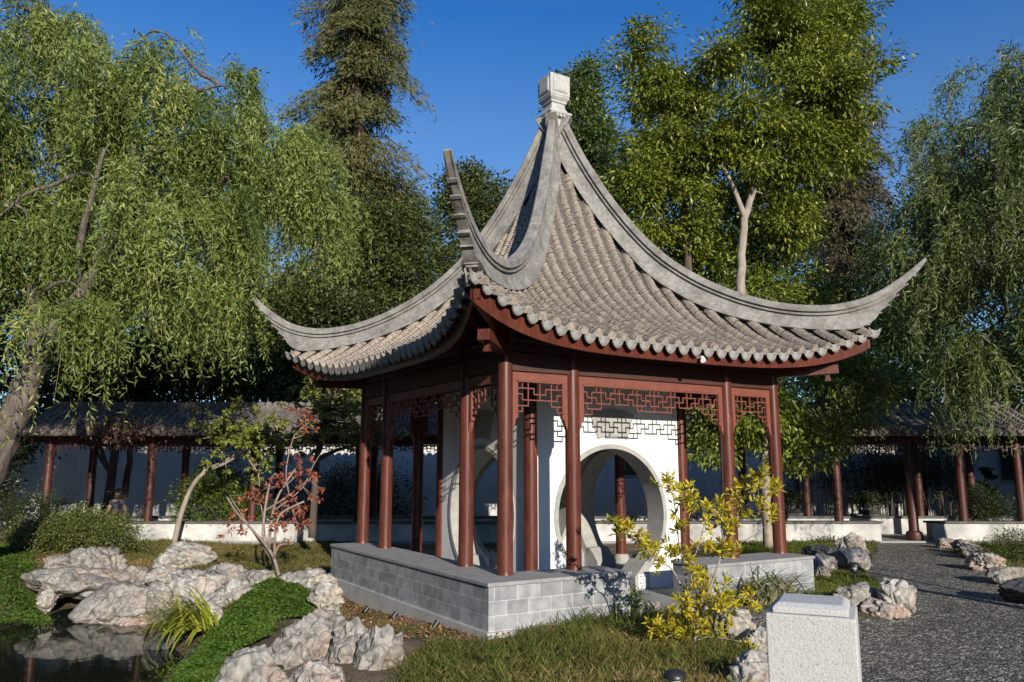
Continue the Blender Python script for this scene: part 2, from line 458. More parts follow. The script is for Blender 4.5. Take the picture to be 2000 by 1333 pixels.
def pebble_mat():
    m, N, L, P = new_mat('pebble_paving')
    tc = N.new("ShaderNodeTexCoord"); mp = N.new("ShaderNodeMapping")
    mp.inputs["Rotation"].default_value = (0, 0, YAW - math.pi / 2); mp.inputs["Scale"].default_value = (1.0, 1.7, 1.0)
    L.new(tc.outputs["Object"], mp.inputs[0])
    v = N.new("ShaderNodeTexVoronoi"); v.inputs["Scale"].default_value = 16; v.feature = 'F1'
    L.new(mp.outputs[0], v.inputs["Vector"])
    v2 = N.new("ShaderNodeTexVoronoi"); v2.inputs["Scale"].default_value = 16; v2.feature = 'DISTANCE_TO_EDGE'
    L.new(mp.outputs[0], v2.inputs["Vector"])
    sp = N.new("ShaderNodeSeparateColor"); L.new(v.outputs["Color"], sp.inputs[0])
    r1 = ramp(N, [(0.0, (0.07, 0.067, 0.062)), (0.5, (0.165, 0.155, 0.14)), (0.85, (0.29, 0.27, 0.24)), (1.0, (0.46, 0.43, 0.39))]); L.new(sp.outputs[0], r1.inputs[0])
    r2 = ramp(N, [(0.0, (0.25, 0.25, 0.25)), (0.12, (1, 1, 1))]); L.new(v2.outputs[0], r2.inputs[0])
    n = N.new("ShaderNodeTexNoise"); n.inputs["Scale"].default_value = 0.9; n.inputs["Detail"].default_value = 5
    L.new(tc.outputs["Object"], n.inputs["Vector"])
    r3 = ramp(N, [(0.35, (0.8, 0.78, 0.75)), (0.65, (1.15, 1.1, 1.02))]); L.new(n.outputs[0], r3.inputs[0])
    out = r1.outputs[0]
    for q in (r2, r3):
        mx = N.new("ShaderNodeMix"); mx.data_type = 'RGBA'; mx.blend_type = 'MULTIPLY'; mx.inputs[0].default_value = 1.0
        L.new(out, mx.inputs[6]); L.new(q.outputs[0], mx.inputs[7]); out = mx.outputs[2]
    L.new(out, P.inputs["Base Color"]); P.inputs["Roughness"].default_value = 0.65
    mi = N.new("ShaderNodeMath"); mi.operation = 'MINIMUM'; L.new(v2.outputs[0], mi.inputs[0]); mi.inputs[1].default_value = 0.25
    b = N.new("ShaderNodeBump"); b.inputs["Strength"].default_value = 1.0; b.inputs["Distance"].default_value = 0.06
    L.new(mi.outputs[0], b.inputs["Height"]); L.new(b.outputs[0], P.inputs["Normal"])
    return m


M['pebble'] = pebble_mat()


def water_mat():
    m, N, L, P = new_mat('pond_water')
    tc = N.new("ShaderNodeTexCoord")
    P.inputs["Base Color"].default_value = (0.012, 0.014, 0.008, 1); P.inputs["Roughness"].default_value = 0.03
    P.inputs["IOR"].default_value = 1.33; P.inputs["Specular IOR Level"].default_value = 0.75
    n = N.new("ShaderNodeTexNoise"); n.inputs["Scale"].default_value = 5; n.inputs["Detail"].default_value = 3
    L.new(tc.outputs["Object"], n.inputs["Vector"])
    b = N.new("ShaderNodeBump"); b.inputs["Strength"].default_value = 0.06; b.inputs["Distance"].default_value = 0.02
    L.new(n.outputs[0], b.inputs["Height"]); L.new(b.outputs[0], P.inputs["Normal"])
    return m


M['water'] = water_mat()
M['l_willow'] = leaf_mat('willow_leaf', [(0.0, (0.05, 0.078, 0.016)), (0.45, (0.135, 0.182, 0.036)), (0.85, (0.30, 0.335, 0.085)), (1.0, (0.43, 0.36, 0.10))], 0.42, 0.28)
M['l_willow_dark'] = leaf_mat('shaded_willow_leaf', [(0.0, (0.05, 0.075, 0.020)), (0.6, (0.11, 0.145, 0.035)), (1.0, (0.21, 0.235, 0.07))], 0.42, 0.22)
M['l_glossy'] = leaf_mat('glossy_leaf', [(0.0, (0.07, 0.095, 0.012)), (0.5, (0.17, 0.205, 0.022)), (0.9, (0.33, 0.33, 0.04)), (1.0, (0.45, 0.30, 0.045))], 0.36, 0.25, 0.5)
M['l_ficus'] = leaf_mat('ficus_leaf', [(0.0, (0.07, 0.105, 0.015)), (0.6, (0.19, 0.23, 0.03)), (1.0, (0.38, 0.36, 0.05))], 0.35, 0.25, 0.5)
M['l_oak'] = leaf_mat('oak_leaf', [(0.0, (0.04, 0.055, 0.013)), (0.6, (0.085, 0.105, 0.022)), (1.0, (0.15, 0.16, 0.04))], 0.5, 0.2)
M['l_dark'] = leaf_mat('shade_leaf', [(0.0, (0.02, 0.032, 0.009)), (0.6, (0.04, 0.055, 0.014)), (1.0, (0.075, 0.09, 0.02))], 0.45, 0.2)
M['l_gum'] = leaf_mat('sweetgum_leaf', [(0.0, (0.06, 0.09, 0.026)), (0.6, (0.12, 0.17, 0.045)), (1.0, (0.2, 0.24, 0.06))], 0.45, 0.25)
M['l_redwood'] = leaf_mat('redwood_spray', [(0.0, (0.05, 0.06, 0.02)), (0.5, (0.105, 0.115, 0.036)), (0.85, (0.17, 0.145, 0.055)), (1.0, (0.2, 0.11, 0.05))], 0.7, 0.15, 0.2)
M['l_redwood_grey'] = leaf_mat('grey_redwood_spray', [(0.0, (0.055, 0.05, 0.028)), (0.5, (0.105, 0.092, 0.05)), (1.0, (0.15, 0.12, 0.075))], 0.7, 0.15, 0.2)
M['l_azalea'] = leaf_mat('azalea_leaf', [(0.0, (0.055, 0.07, 0.016)), (0.6, (0.12, 0.14, 0.035)), (0.95, (0.22, 0.22, 0.07)), (1.0, (0.4, 0.32, 0.2))], 0.4, 0.2, 0.5)
M['l_camellia'] = leaf_mat('camellia_leaf', [(0.0, (0.045, 0.075, 0.012)), (0.6, (0.10, 0.145, 0.02)), (1.0, (0.20, 0.23, 0.04))], 0.35, 0.22, 0.5)
M['l_lime'] = leaf_mat('lime_maple_leaf', [(0.0, (0.10, 0.13, 0.02)), (0.5, (0.21, 0.24, 0.04)), (1.0, (0.33, 0.33, 0.06))], 0.5, 0.35)
M['l_red'] = leaf_mat('red_maple_leaf', [(0.0, (0.22, 0.045, 0.035)), (0.5, (0.36, 0.10, 0.055)), (1.0, (0.48, 0.19, 0.08))], 0.55, 0.3)
M['l_yellow'] = leaf_mat('yellow_shrub_leaf', [(0.0, (0.17, 0.19, 0.016)), (0.35, (0.36, 0.32, 0.022)), (0.8, (0.60, 0.47, 0.035)), (1.0, (0.58, 0.34, 0.035))], 0.42, 0.25, 0.4)
M['l_cover'] = leaf_mat('ground_cover_leaf', [(0.0, (0.04, 0.08, 0.011)), (0.6, (0.085, 0.15, 0.02)), (1.0, (0.18, 0.24, 0.035))], 0.55, 0.25, 0.25)
M['grass'] = leaf_mat('long_grass', [(0.0, (0.055, 0.07, 0.016)), (0.4, (0.115, 0.12, 0.028)), (0.7, (0.21, 0.17, 0.055)), (1.0, (0.38, 0.26, 0.12))], 0.6, 0.25, 0.2)
M['grass_dry'] = leaf_mat('dry_lawn', [(0.0, (0.06, 0.07, 0.018)), (0.4, (0.12, 0.115, 0.03)), (0.75, (0.22, 0.165, 0.06)), (1.0, (0.36, 0.24, 0.10))], 0.7, 0.2, 0.2)
M['grass_green'] = leaf_mat('green_lawn', [(0.0, (0.05, 0.075, 0.014)), (0.6, (0.11, 0.13, 0.022)), (1.0, (0.20, 0.19, 0.04))], 0.6, 0.2, 0.2)
M['l_lily'] = leaf_mat('lime_strap_leaf', [(0.0, (0.17, 0.21, 0.02)), (0.6, (0.30, 0.33, 0.035)), (1.0, (0.42, 0.36, 0.07))], 0.45, 0.3, 0.4)
M['l_lily_mix'] = leaf_mat('half_dry_strap_leaf', [(0.0, (0.06, 0.09, 0.015)), (0.5, (0.14, 0.17, 0.03)), (0.8, (0.30, 0.26, 0.06)), (1.0, (0.46, 0.34, 0.13))], 0.5, 0.3, 0.4)
M['litter'] = leaf_mat('fallen_leaf', [(0.0, (0.16, 0.075, 0.04)), (0.5, (0.30, 0.14, 0.075)), (1.0, (0.42, 0.24, 0.13))], 0.8, 0.05, 0.2)
M['l_brown'] = leaf_mat('brown_seed_spray', [(0.0, (0.14, 0.07, 0.05)), (0.5, (0.25, 0.14, 0.10)), (1.0, (0.36, 0.24, 0.18))], 0.8, 0.1, 0.2)


# ------------------------------------------------------------------ helpers: foliage
def leaf_obj(name, material, base, axis, L, W, rnd, parent=None, rng=None, droop=0.0, fold=0.12, side=None):
    n = len(base)
    axis = unit(axis)
    if side is None:
        side = rng.normal(size=(n, 3))
        side = side + ZZ * 0.0
    side = unit(side - axis * (side * axis).sum(1, keepdims=True))
    nor = np.cross(axis, side)
    nor *= np.sign(nor[:, 2:3] + 1e-6)
    L = np.broadcast_to(L, (n,))[:, None]; W = np.broadcast_to(W, (n,))[:, None]
    mid = base + axis * L * 0.45
    V = np.empty((n, 4, 3))
    V[:, 0] = base
    V[:, 1] = mid + side * W * 0.5 + nor * W * fold
    V[:, 2] = base + axis * L - ZZ * droop * L
    V[:, 3] = mid - side * W * 0.5 + nor * W * fold
    V = V.reshape(-1, 3)
    if parent is not None: V = V - world_loc(parent)
    me = quad_mesh(name, V, np.arange(n * 4).reshape(n, 4), False, rnd)
    me.materials.append(material)
    o = bpy.data.objects.new(name, me)
    COL.link(o)
    if parent is not None: o.parent = parent
    return o


class Lobe:
    def __init__(s, px, py, d, rx, ry, depth):
        """ellipsoid centred where the photograph shows it at forward distance d; rx, ry in photo pixels, depth in metres"""
        s.c = spot(px, py, d)
        k = d / FPX
        s.r = np.array([rx * k, depth, ry * k])

    def pt(s, dirs, r):
        q = dirs * s.r * r[:, None]
        return s.c + q[:, :1] * RT + q[:, 1:2] * FH + q[:, 2:3] * ZZ


def crown_points(lobes, n, rng, shell=0.55, rough=0.22):
    w = np.array([(l.r[0] * l.r[2]) ** 0.9 * l.r[1] ** 0.3 for l in lobes]); w /= w.sum()
    out, cen = [], []
    for l, k in zip(lobes, rng.multinomial(n, w)):
        if k == 0: continue
        d = unit(rng.normal(size=(k, 3)))
        r = 1 - shell * rng.random(k) ** 1.4
        ph = rng.uniform(0, 6.28, (4, 1)); fr = rng.normal(size=(4, 3)) * 3.2
        bumps = np.cos(fr @ d.T + ph).sum(0) / 2.0
        out.append(l.pt(d, r * (1 + rough * bumps * 0.6)))
        cen.append(np.repeat(l.c[None], k, 0))
    return np.concatenate(out), np.concatenate(cen)


def limb(a, b, rng, sag=0.1, k=7):
    a, b = np.asarray(a, float), np.asarray(b, float)
    t = np.linspace(0, 1, k)[:, None]
    L = np.linalg.norm(b - a)
    mid = rng.normal(size=3) * L * sag
    p = a + (b - a) * t + np.sin(t * math.pi) * mid + ZZ * L * 0.08 * np.sin(t * math.pi)
    return p + rng.normal(size=(k, 3)) * L * 0.012 * np.sin(t * math.pi)


def broad_tree(name, label, trunk, r0, lobes, nclump, nleaf, rc, L, W, leafm, barkm, seed, cat="tree", group=None, droop=0.35,
               shell=0.55, rough=0.22, limbs_from=0.45, nlimb=3, twig=0.012, outw=0.6, flat=1.0, tip=0.35, crown_name='crown', trunk_name='trunk', extra=()):
    rng = np.random.default_rng(seed)
    trunk = np.asarray(trunk, float)
    root = thing(name, label, cat, trunk[0], group)
    mb = MB()
    k = len(trunk)
    tt = np.linspace(0, 1, k)
    t2 = np.linspace(0, 1, 3 * k)
    tp = np.stack([np.interp(t2, tt, trunk[:, i]) for i in range(3)], 1)
    rad = r0 * (1 - (1 - tip) * t2); rad[0] *= 1.35; rad[1] *= 1.1
    tp[1:-1] += rng.normal(size=(len(tp) - 2, 3)) * r0 * 0.12
    mb.tube(tp, rad, 12, jitter=0.06, rng=rng)
    nodes = [tp[int(len(tp) * limbs_from):]]
    for a, b, ra in extra:
        p = limb(a, b, rng, 0.04); mb.tube(p, np.linspace(ra, ra * 0.5, len(p)), 8, jitter=0.05, rng=rng); nodes.append(p)
    for l in lobes:
        for q in range(nlimb):
            d = unit(rng.normal(size=3)); e = l.c + (d[0] * l.r[0] * RT + d[1] * l.r[1] * FH + abs(d[2]) * 0.6 * l.r[2] * ZZ) * 0.62
            if q == 0: e = l.c
            i = int(len(tp) * rng.uniform(limbs_from, 0.99))
            allp = np.concatenate(nodes)
            a = allp[np.argmin(((allp - e) ** 2).sum(1) * rng.uniform(0.6, 1.4, len(allp)))]
            p = limb(a, e, rng)
            rr = r0 * 0.34 * min(1.0, 0.5 + np.linalg.norm(e - a) * 0.12)
            mb.tube(p, np.linspace(rr, rr * 0.25, len(p)), 7, jitter=0.05, rng=rng)
            nodes.append(p)
    nodes = np.concatenate(nodes)
    pts, cen = crown_points(lobes, nclump, rng, shell, rough)
    if twig:
        sel = rng.permutation(len(pts))[:min(len(pts), 500)]
        for i in sel:
            j = np.argmin(((nodes - pts[i]) ** 2).sum(1))
            mb.tube(np.stack([nodes[j], (nodes[j] + pts[i]) / 2 + rng.normal(size=3) * 0.08, pts[i]]), [twig, twig * 0.8, twig * 0.4], 3, cap=False)
    mb.build(trunk_name, barkm, root, smooth=3.1)
    n = nclump * nleaf
    ci = np.repeat(np.arange(nclump), nleaf)
    csz = rng.uniform(0.55, 1.35, nclump)[ci]
    off = np.clip(rng.normal(size=(n, 3)), -1.7, 1.7) * rc * csz[:, None] * np.array([1, 1, 0.6 * flat])
    base = pts[ci] + off
    ax = unit(off) * 0.5 + unit(base - cen[ci]) * outw + rng.normal(size=(n, 3)) * 0.45 - ZZ * droop
    side = np.cross(ax, ZZ) + rng.normal(size=(n, 3)) * 0.55
    rnd = np.clip(rng.beta(2, 2.4, n) * 0.75 + rng.random(nclump)[ci] * 0.3 - 0.03, 0, 1)
    leaf_obj(crown_name, leafm, base, ax, L * rng.uniform(0.45, 1.3, n), W * rng.uniform(0.7, 1.2, n), rnd, root, rng, side=side)
    return root


def willow(name, label, trunk, r0, lobes, nstrand, leafm, seed, cat="tree", length=(0.7, 2.2), LW=(0.175, 0.033), floor=None, extra_limbs=(), spacing=0.045):
    rng = np.random.default_rng(seed)
    trunk = np.asarray(trunk, float)
    root = thing(name, label, cat, trunk[0])
    mb = MB()
    k = len(trunk); tt = np.linspace(0, 1, k); t2 = np.linspace(0, 1, 4 * k)
    tp = np.stack([np.interp(t2, tt, trunk[:, i]) for i in range(3)], 1)
    tp[1:-1] += rng.normal(size=(len(tp) - 2, 3)) * r0 * 0.06
    mb.tube(tp, r0 * (1 - 0.45 * t2), 18, jitter=0.07, rng=rng)
    nodes = [tp[len(tp) // 2:]]
    for (a, b, ra) in extra_limbs:
        p = limb(a, b, rng, 0.05, 9)
        mb.tube(p, np.linspace(ra, ra * 0.45, 9), 10, jitter=0.06, rng=rng); nodes.append(p)
    for l in lobes:
        for q in range(4):
            d = unit(rng.normal(size=3)); e = l.c + (d[0] * l.r[0] * RT + d[1] * l.r[1] * FH + (0.2 + abs(d[2]) * 0.6) * l.r[2] * ZZ) * 0.75
            allp = np.concatenate(nodes); a = allp[np.argmin(((allp - e) ** 2).sum(1) * rng.uniform(0.6, 1.5, len(allp)))]
            p = limb(a, e, rng, 0.1, 8)
            rr = 0.05 * min(1.5, 0.5 + np.linalg.norm(e - a) * 0.3)
            mb.tube(p, np.linspace(rr, rr * 0.25, 8), 7, jitter=0.06, rng=rng); nodes.append(p)
    nodes = np.concatenate(nodes)
    mb.build('trunk', M['bark'], root, smooth=3.1)
    # bunches of hanging strands: strands share bunch anchors so the crown breaks into tresses with gaps between
    nb = max(8, nstrand // 20)
    anch, cen = crown_points(lobes, nb, rng, 0.6, 0.3)
    bi = rng.integers(0, nb, nstrand)
    a = anch[bi] + rng.normal(size=(nstrand, 3)) * np.array([0.14, 0.14, 0.09])
    outd = a - cen[bi]; outd[:, 2] = 0; outd = unit(outd + rng.normal(size=(nstrand, 3)) * np.array([0.35, 0.35, 0]))
    Ls = rng.uniform(length[0], length[1], nstrand) * rng.uniform(0.6, 1.1, nb)[bi]
    rise = rng.uniform(0.0, 0.30, nstrand) * (rng.random(nstrand) < 0.6)
    outr = rng.uniform(0.15, 0.65, nstrand) * np.minimum(1, Ls)
    nl = np.maximum(8, (Ls / spacing).astype(int))
    si = np.repeat(np.arange(nstrand), nl)
    t = (np.arange(nl.sum()) - np.repeat(np.cumsum(nl) - nl, nl)) / np.repeat(nl, nl)
    sway = rng.normal(size=(nstrand, 2)) * 0.17
    h = 1 - (1 - t) ** 2.2
    pos = a[si] + outd[si] * (outr[si] * h)[:, None]
    pos[:, 2] += rise[si] * np.sin(np.minimum(t * 3, 3.14)) - Ls[si] * t ** 1.35
    pos[:, :2] += sway[si] * (t ** 1.5)[:, None] * Ls[si][:, None]
    keep = rng.random(len(pos)) < 0.96
    if floor is not None: keep &= pos[:, 2] > floor
    pos, si, t = pos[keep], si[keep], t[keep]
    ex = rng.random(len(pos)) < 0.22 * (t < 0.6)
    pos = np.concatenate([pos, pos[ex] + rng.normal(size=(ex.sum(), 3)) * np.array([0.13, 0.13, 0.09])]); si = np.concatenate([si, si[ex]]); t = np.concatenate([t, t[ex]])
    n = len(pos)
    tang = unit(outd[si] * (outr[si] * (1 - t))[:, None] * 1.2 - ZZ * (Ls[si] * (0.35 + t))[:, None])
    ax = tang * 0.7 + unit(rng.normal(size=(n, 3))) * 0.85 - ZZ * 0.12
    rnd = np.clip(rng.beta(2, 2.6, n) * 0.55 + rng.random(nb)[bi[si]] * 0.5 - 0.03, 0, 1)
    leaf_obj('crown', leafm, pos, ax, LW[0] * rng.uniform(0.45, 1.25, n) * (1 - 0.2 * t), LW[1] * rng.uniform(0.6, 1.25, n), rnd, root, rng)
    # the thin yellow twigs the leaves hang from
    ks = rng.permutation(nstrand)[:min(nstrand, 700)]
    tb = MB()
    for i in ks:
        tt5 = np.linspace(0, 0.95, 6); hh = 1 - (1 - tt5) ** 2.2
        p = a[i] + outd[i] * (outr[i] * hh)[:, None]
        p[:, 2] += rise[i] * np.sin(np.minimum(tt5 * 3, 3.14)) - Ls[i] * tt5 ** 1.35
        p[:, :2] += sway[i] * (tt5 ** 1.5)[:, None] * Ls[i]
        tb.tube(p, np.linspace(0.006, 0.003, 6), 3, cap=False)
    tb.build('twigs', M['twig'], root)
    return root


M['twig'] = mat('yellow_twig', [(0.3, (0.16, 0.12, 0.035)), (0.7, (0.26, 0.20, 0.06))], scale=6, rough=0.7)


def conifer(name, label, base, height, zlo, r0, rmax, seed, leafm, nbr=260, per=150, cat="tree", rfun=None, L=0.30, W=0.075):
    rng = np.random.default_rng(seed)
    root = thing(name, label, cat, base)
    mb = MB()
    top = base + ZZ * height
    tp = np.linspace(base, top, 14); tp[1:-1, :2] += rng.normal(size=(12, 2)) * 0.05
    mb.tube(tp, np.linspace(r0, 0.04, 14), 12, jitter=0.06, rng=rng)
    P, A, S, Rn = [], [], [], []
    for b in range(nbr):
        z = zlo + (height - zlo) * (b + rng.random()) / nbr
        f = (z - zlo) / (height - zlo)
        th = rng.uniform(0, 2 * math.pi)
        R = (rfun(f) if rfun else rmax * (1 - f) ** 0.8) * rng.uniform(0.45, 1.12)
        d = np.array([math.cos(th), math.sin(th), 0.0])
        s = base + ZZ * z
        t = np.linspace(0, 1, 7)
        p = s + d * (R * t)[:, None] + ZZ * (R * (0.12 * np.sin(t * 3.14) - 0.36 * t ** 1.6))[:, None]
        mb.tube(p, np.linspace(0.05, 0.012, 7), 4, cap=False)
        k = int(per * (0.35 + R / rmax))
        u = 0.05 + 0.95 * rng.random(k) ** 0.8
        q = np.stack([np.interp(u, t, p[:, i]) for i in range(3)], 1)
        side = np.cross(d, ZZ)
        sp = rng.normal(size=k) * 0.22 * R * (0.35 + 0.65 * u)
        hang = rng.random(k) ** 1.4 * 0.85
        q = q + side * sp[:, None] - ZZ * (hang + abs(sp) * 0.35)[:, None] + rng.normal(size=(k, 3)) * 0.07
        P.append(q)
        A.append(d * 0.5 + side * np.sign(sp)[:, None] * 0.45 - ZZ * rng.uniform(0.25, 1.1, k)[:, None] + rng.normal(size=(k, 3)) * 0.3)
        Rn.append(np.clip(rng.beta(2, 2, k) * 0.7 + rng.random() * 0.35, 0, 1))
    mb.build('trunk', M['bark_dark'], root, smooth=3.1)
    P, A, Rn = np.concatenate(P), np.concatenate(A), np.concatenate(Rn)
    n = len(P)
    leaf_obj('crown', leafm, P, A, L * rng.uniform(0.6, 1.3, n), W * rng.uniform(0.6, 1.3, n), Rn, root, rng)
    return root


def bush(name, label, px, py_base, zb, w, h, depth, n, L, W, leafm, seed, cat="bush", group=None, stems=7, lobes=None, outw=0.7):
    """rounded shrub standing on the ground where the photograph shows its foot"""
    b = gp(px, py_base, zb)
    d = fwd(b) + depth * 0.8
    b = spot(px, py_base, d); b[2] = zb
    k = d / FPX
    base_py = 917 + (CAM[2] - zb) / d * FPX
    lb = []
    for (ox, oy, rx, ry) in (lobes or [(0, 0.5, 0.5, 0.5), (-0.3, 0.38, 0.3, 0.36), (0.28, 0.4, 0.3, 0.38), (0.05, 0.7, 0.28, 0.28)]):
        lb.append(Lobe(px + ox * w, base_py - oy * h, d, rx * w, ry * h, depth * (0.5 + rx)))
    rng = np.random.default_rng(seed)
    root = thing(name, label, cat, b, group)
    mb = MB()
    for i in range(stems):
        l = lb[i % len(lb)]
        e = l.c + (rng.normal() * l.r[0] * RT + rng.normal() * l.r[1] * FH + rng.random() * l.r[2] * ZZ) * 0.5
        p = limb(b + np.array([rng.normal() * 0.06, rng.normal() * 0.06, -0.05]), e, rng)
        mb.tube(p, np.linspace(0.022, 0.006, len(p)), 5, cap=False)
    mb.build('stems', M['bark_dark'], root, smooth=3.1)
    nc = max(20, n // 14)
    pts, cen = crown_points(lb, nc, rng, 0.5, 0.5)
    pts[:, 2] = np.maximum(pts[:, 2], zb + 0.04)
    ci = rng.integers(0, nc, n)
    off = rng.normal(size=(n, 3)) * L * 1.1
    base = pts[ci] + off; base[:, 2] = np.maximum(base[:, 2], zb + 0.01)
    ax = unit(off) * 0.5 + unit(base - cen[ci]) * outw + rng.normal(size=(n, 3)) * 0.4
    rnd = np.clip(rng.beta(2, 2.4, n) * 0.8 + rng.random(nc)[ci] * 0.25, 0, 1)
    side = np.cross(ax, ZZ) + rng.normal(size=(n, 3)) * 0.6
    leaf_obj('foliage', leafm, base, ax, L * rng.uniform(0.65, 1.2, n), W * rng.uniform(0.7, 1.2, n), rnd, root, rng, side=side)
    return root


def strap_clump(name, label, c, n, L, W, leafm, seed, bias=(0, 0, 0), up=1.0, cat="plant", group=None, spread=0.12, lean=(0.35, 1.1)):
    """tuft of arching strap leaves, one mesh"""
    rng = np.random.default_rng(seed)
    c = np.asarray(c, float)
    k = 7
    th = rng.uniform(0, 2 * math.pi, n)
    d = np.stack([np.cos(th), np.sin(th), np.zeros(n)], 1) + np.asarray(bias, float); d = unit(d)
    ln = L * rng.uniform(0.55, 1.15, n)
    el = rng.uniform(lean[0], lean[1], n) * up
    base = c + np.concatenate([rng.normal(size=(n, 2)) * spread, np.zeros((n, 1))], 1)
    side = np.cross(d, ZZ)
    V = np.empty((n, k, 2, 3))
    x = np.zeros(n); z = np.zeros(n); ang = np.clip(el, 0.2, 1.5)
    bend = rng.uniform(0.9, 2.1, n)
    for j in range(k):
        t = j / (k - 1)
        w = W * (0.55 + 0.9 * t - 1.42 * t * t) if j < k - 1 else 0.0015
        p = base + d * x[:, None] + ZZ * z[:, None]
        V[:, j, 0] = p + side * w / 2; V[:, j, 1] = p - side * w / 2
        a = ang - bend * t * 1.15
        x += np.cos(a) * ln / (k - 1); z += np.sin(a) * ln / (k - 1)
    idx = np.arange(n * k * 2).reshape(n, k, 2)
    q = np.stack([idx[:, :-1, 0], idx[:, 1:, 0], idx[:, 1:, 1], idx[:, :-1, 1]], -1).reshape(-1, 4)
    rnd = np.repeat(np.clip(rng.beta(1.6, 1.6, n), 0, 1), k - 1)
    me = quad_mesh(name, V.reshape(-1, 3) - c, q, True, rnd)
    me.materials.append(leafm)
    o = bpy.data.objects.new(name, me); COL.link(o); o.location = c
    return tag(o, label, cat, group)


def in_poly(x, y, poly):
    poly = np.asarray(poly)[:, :2]; r = np.zeros(np.shape(x), bool)
    for (x0, y0), (x1, y1) in zip(poly, np.roll(poly, -1, 0)):
        c = ((y0 > y) != (y1 > y)) & (x < (x1 - x0) * (y - y0) / (y1 - y0 + 1e-12) + x0)
        r ^= c
    return r


def poly_dist(x, y, poly):
    poly = np.asarray(poly)[:, :2]; best = np.full(np.shape(x), 1e9)
    for a, b in zip(poly, np.roll(poly, -1, 0)):
        e = b - a; t = np.clip(((x - a[0]) * e[0] + (y - a[1]) * e[1]) / (e @ e + 1e-12), 0, 1)
        best = np.minimum(best, np.hypot(x - a[0] - t * e[0], y - a[1] - t * e[1]))
    return best


# ------------------------------------------------------------------ ground, pond, path
WATER_Z = -1.15
G0 = -0.60
pond_poly = np.array([gp(px, py, WATER_Z)[:2] for px, py in
                      ((-700, 1215), (-200, 1222), (0, 1226), (70, 1228), (115, 1205), (150, 1190), (190, 1215), (262, 1222), (292, 1262), (322, 1290), (285, 1318), (255, 1360),
                       (215, 1460), (150, 1700))] + [sd(-0.9, 1.5, 0)[:2], sd(-1.5, -6, 0)[:2], sd(-14, -6, 0)[:2]])


def sstep(t):
    t = np.clip(t, 0, 1)
    return t * t * (3 - 2 * t)


def ground_z(x, y):
    x = np.asarray(x, float); y = np.asarray(y, float)
    ins = in_poly(x, y, pond_poly); dd = poly_dist(x, y, pond_poly)
    s = np.where(ins, -dd, dd)
    z = np.where(s < 0, WATER_Z - 0.02 - 0.55 * sstep(-s / 0.5), WATER_Z - 0.02 + (G0 - WATER_Z + 0.02) * sstep(s / 2.2))
    # ground sinks a little on the left of the pavilion and swells by the left gallery
    px = (x - CAM[0]) * RT[0] + (y - CAM[1]) * RT[1]; pd = (x - CAM[0]) * FH[0] + (y - CAM[1]) * FH[1]
    z = z - 0.32 * np.exp(-(((x + 3.7) / 0.9) ** 2 + ((y - 0.9) / 2.5) ** 2))
    z = z + 0.05 * np.sin(px * 1.3 + 0.6) * np.cos(pd * 0.9) * sstep((-px - 1.0) / 2.0) * sstep((s - 0.4) / 1.0)
    z = z + 0.16 * np.exp(-(((x - 1.6) / 1.3) ** 2 + ((y + 3.9) / 0.7) ** 2))
    return z


def gz(p):
    return float(ground_z(p[0], p[1]))


def axis_steps(lo, hi, fine, far, ext):
    a = np.arange(lo, hi + 1e-6, fine)
    g = np.cumsum(fine * 1.35 ** np.arange(1, 30)); g = g[g < ext]
    return np.concatenate([(lo - g)[::-1], a, hi + g])


ss = axis_steps(-15, 14, 0.14, 1, 300); ds = axis_steps(2, 27, 0.14, 1, 300)
S, D = np.meshgrid(ss, ds)
GX = CAM[0] + RT[0] * S + FH[0] * D; GY = CAM[1] + RT[1] * S + FH[1] * D
me = grid_mesh('ground', np.stack([GX, GY, ground_z(GX, GY)], -1))
tag(link('ground', me, M['ground']), kind='structure')

mnx, mny = pond_poly.min(0) - 0.6; mxx, mxy = pond_poly.max(0) + 0.6
tag(MB().add([(mnx, mny, WATER_Z), (mxx, mny, WATER_Z), (mxx, mxy, WATER_Z), (mnx, mxy, WATER_Z)], [(0, 1, 2, 3)]).build('pond_water', M['water']), kind='structure')

path_poly = [gp(*q, G0)[:2] for q in ((1715, 1052), (1712, 1075), (1695, 1100), (1690, 1122), (1715, 1150), (1785, 1195), (1770, 1214), (1700, 1218), (1640, 1215), (1560, 1212), (1480, 1205),
                                      (1440, 1186), (1395, 1176), (1345, 1172), (1235, 1183), (1280, 1196), (1400, 1215), (1475, 1250), (1500, 1330), (1530, 1500), (1700, 1750), (2600, 1800), (2900, 1400), (2300, 1230),
                                      (2030, 1172), (1985, 1150), (1940, 1125), (1900, 1100), (1860, 1078), (1828, 1062), (1812, 1052))]
PS = np.arange(-2, 14, 0.12); PD = np.arange(2, 21.2, 0.12)
S, D = np.meshgrid(PS, PD)
PX = CAM[0] + RT[0] * S + FH[0] * D; PY = CAM[1] + RT[1] * S + FH[1] * D
PZ = ground_z(PX, PY) + 0.012
cx = (PX[:-1, :-1] + PX[1:, 1:]) / 2; cy = (PY[:-1, :-1] + PY[1:, 1:]) / 2
ok = in_poly(cx, cy, path_poly)
idx = np.arange(PX.size).reshape(PX.shape)
q = np.stack([idx[:-1, :-1], idx[:-1, 1:], idx[1:, 1:], idx[1:, :-1]], -1)[ok]
used, inv = np.unique(q, return_inverse=True)
me = quad_mesh('pebble_path', np.stack([PX, PY, PZ], -1).reshape(-1, 3)[used], inv.reshape(-1, 4), True)
tag(link('pebble_path', me, M['pebble']), kind='structure')


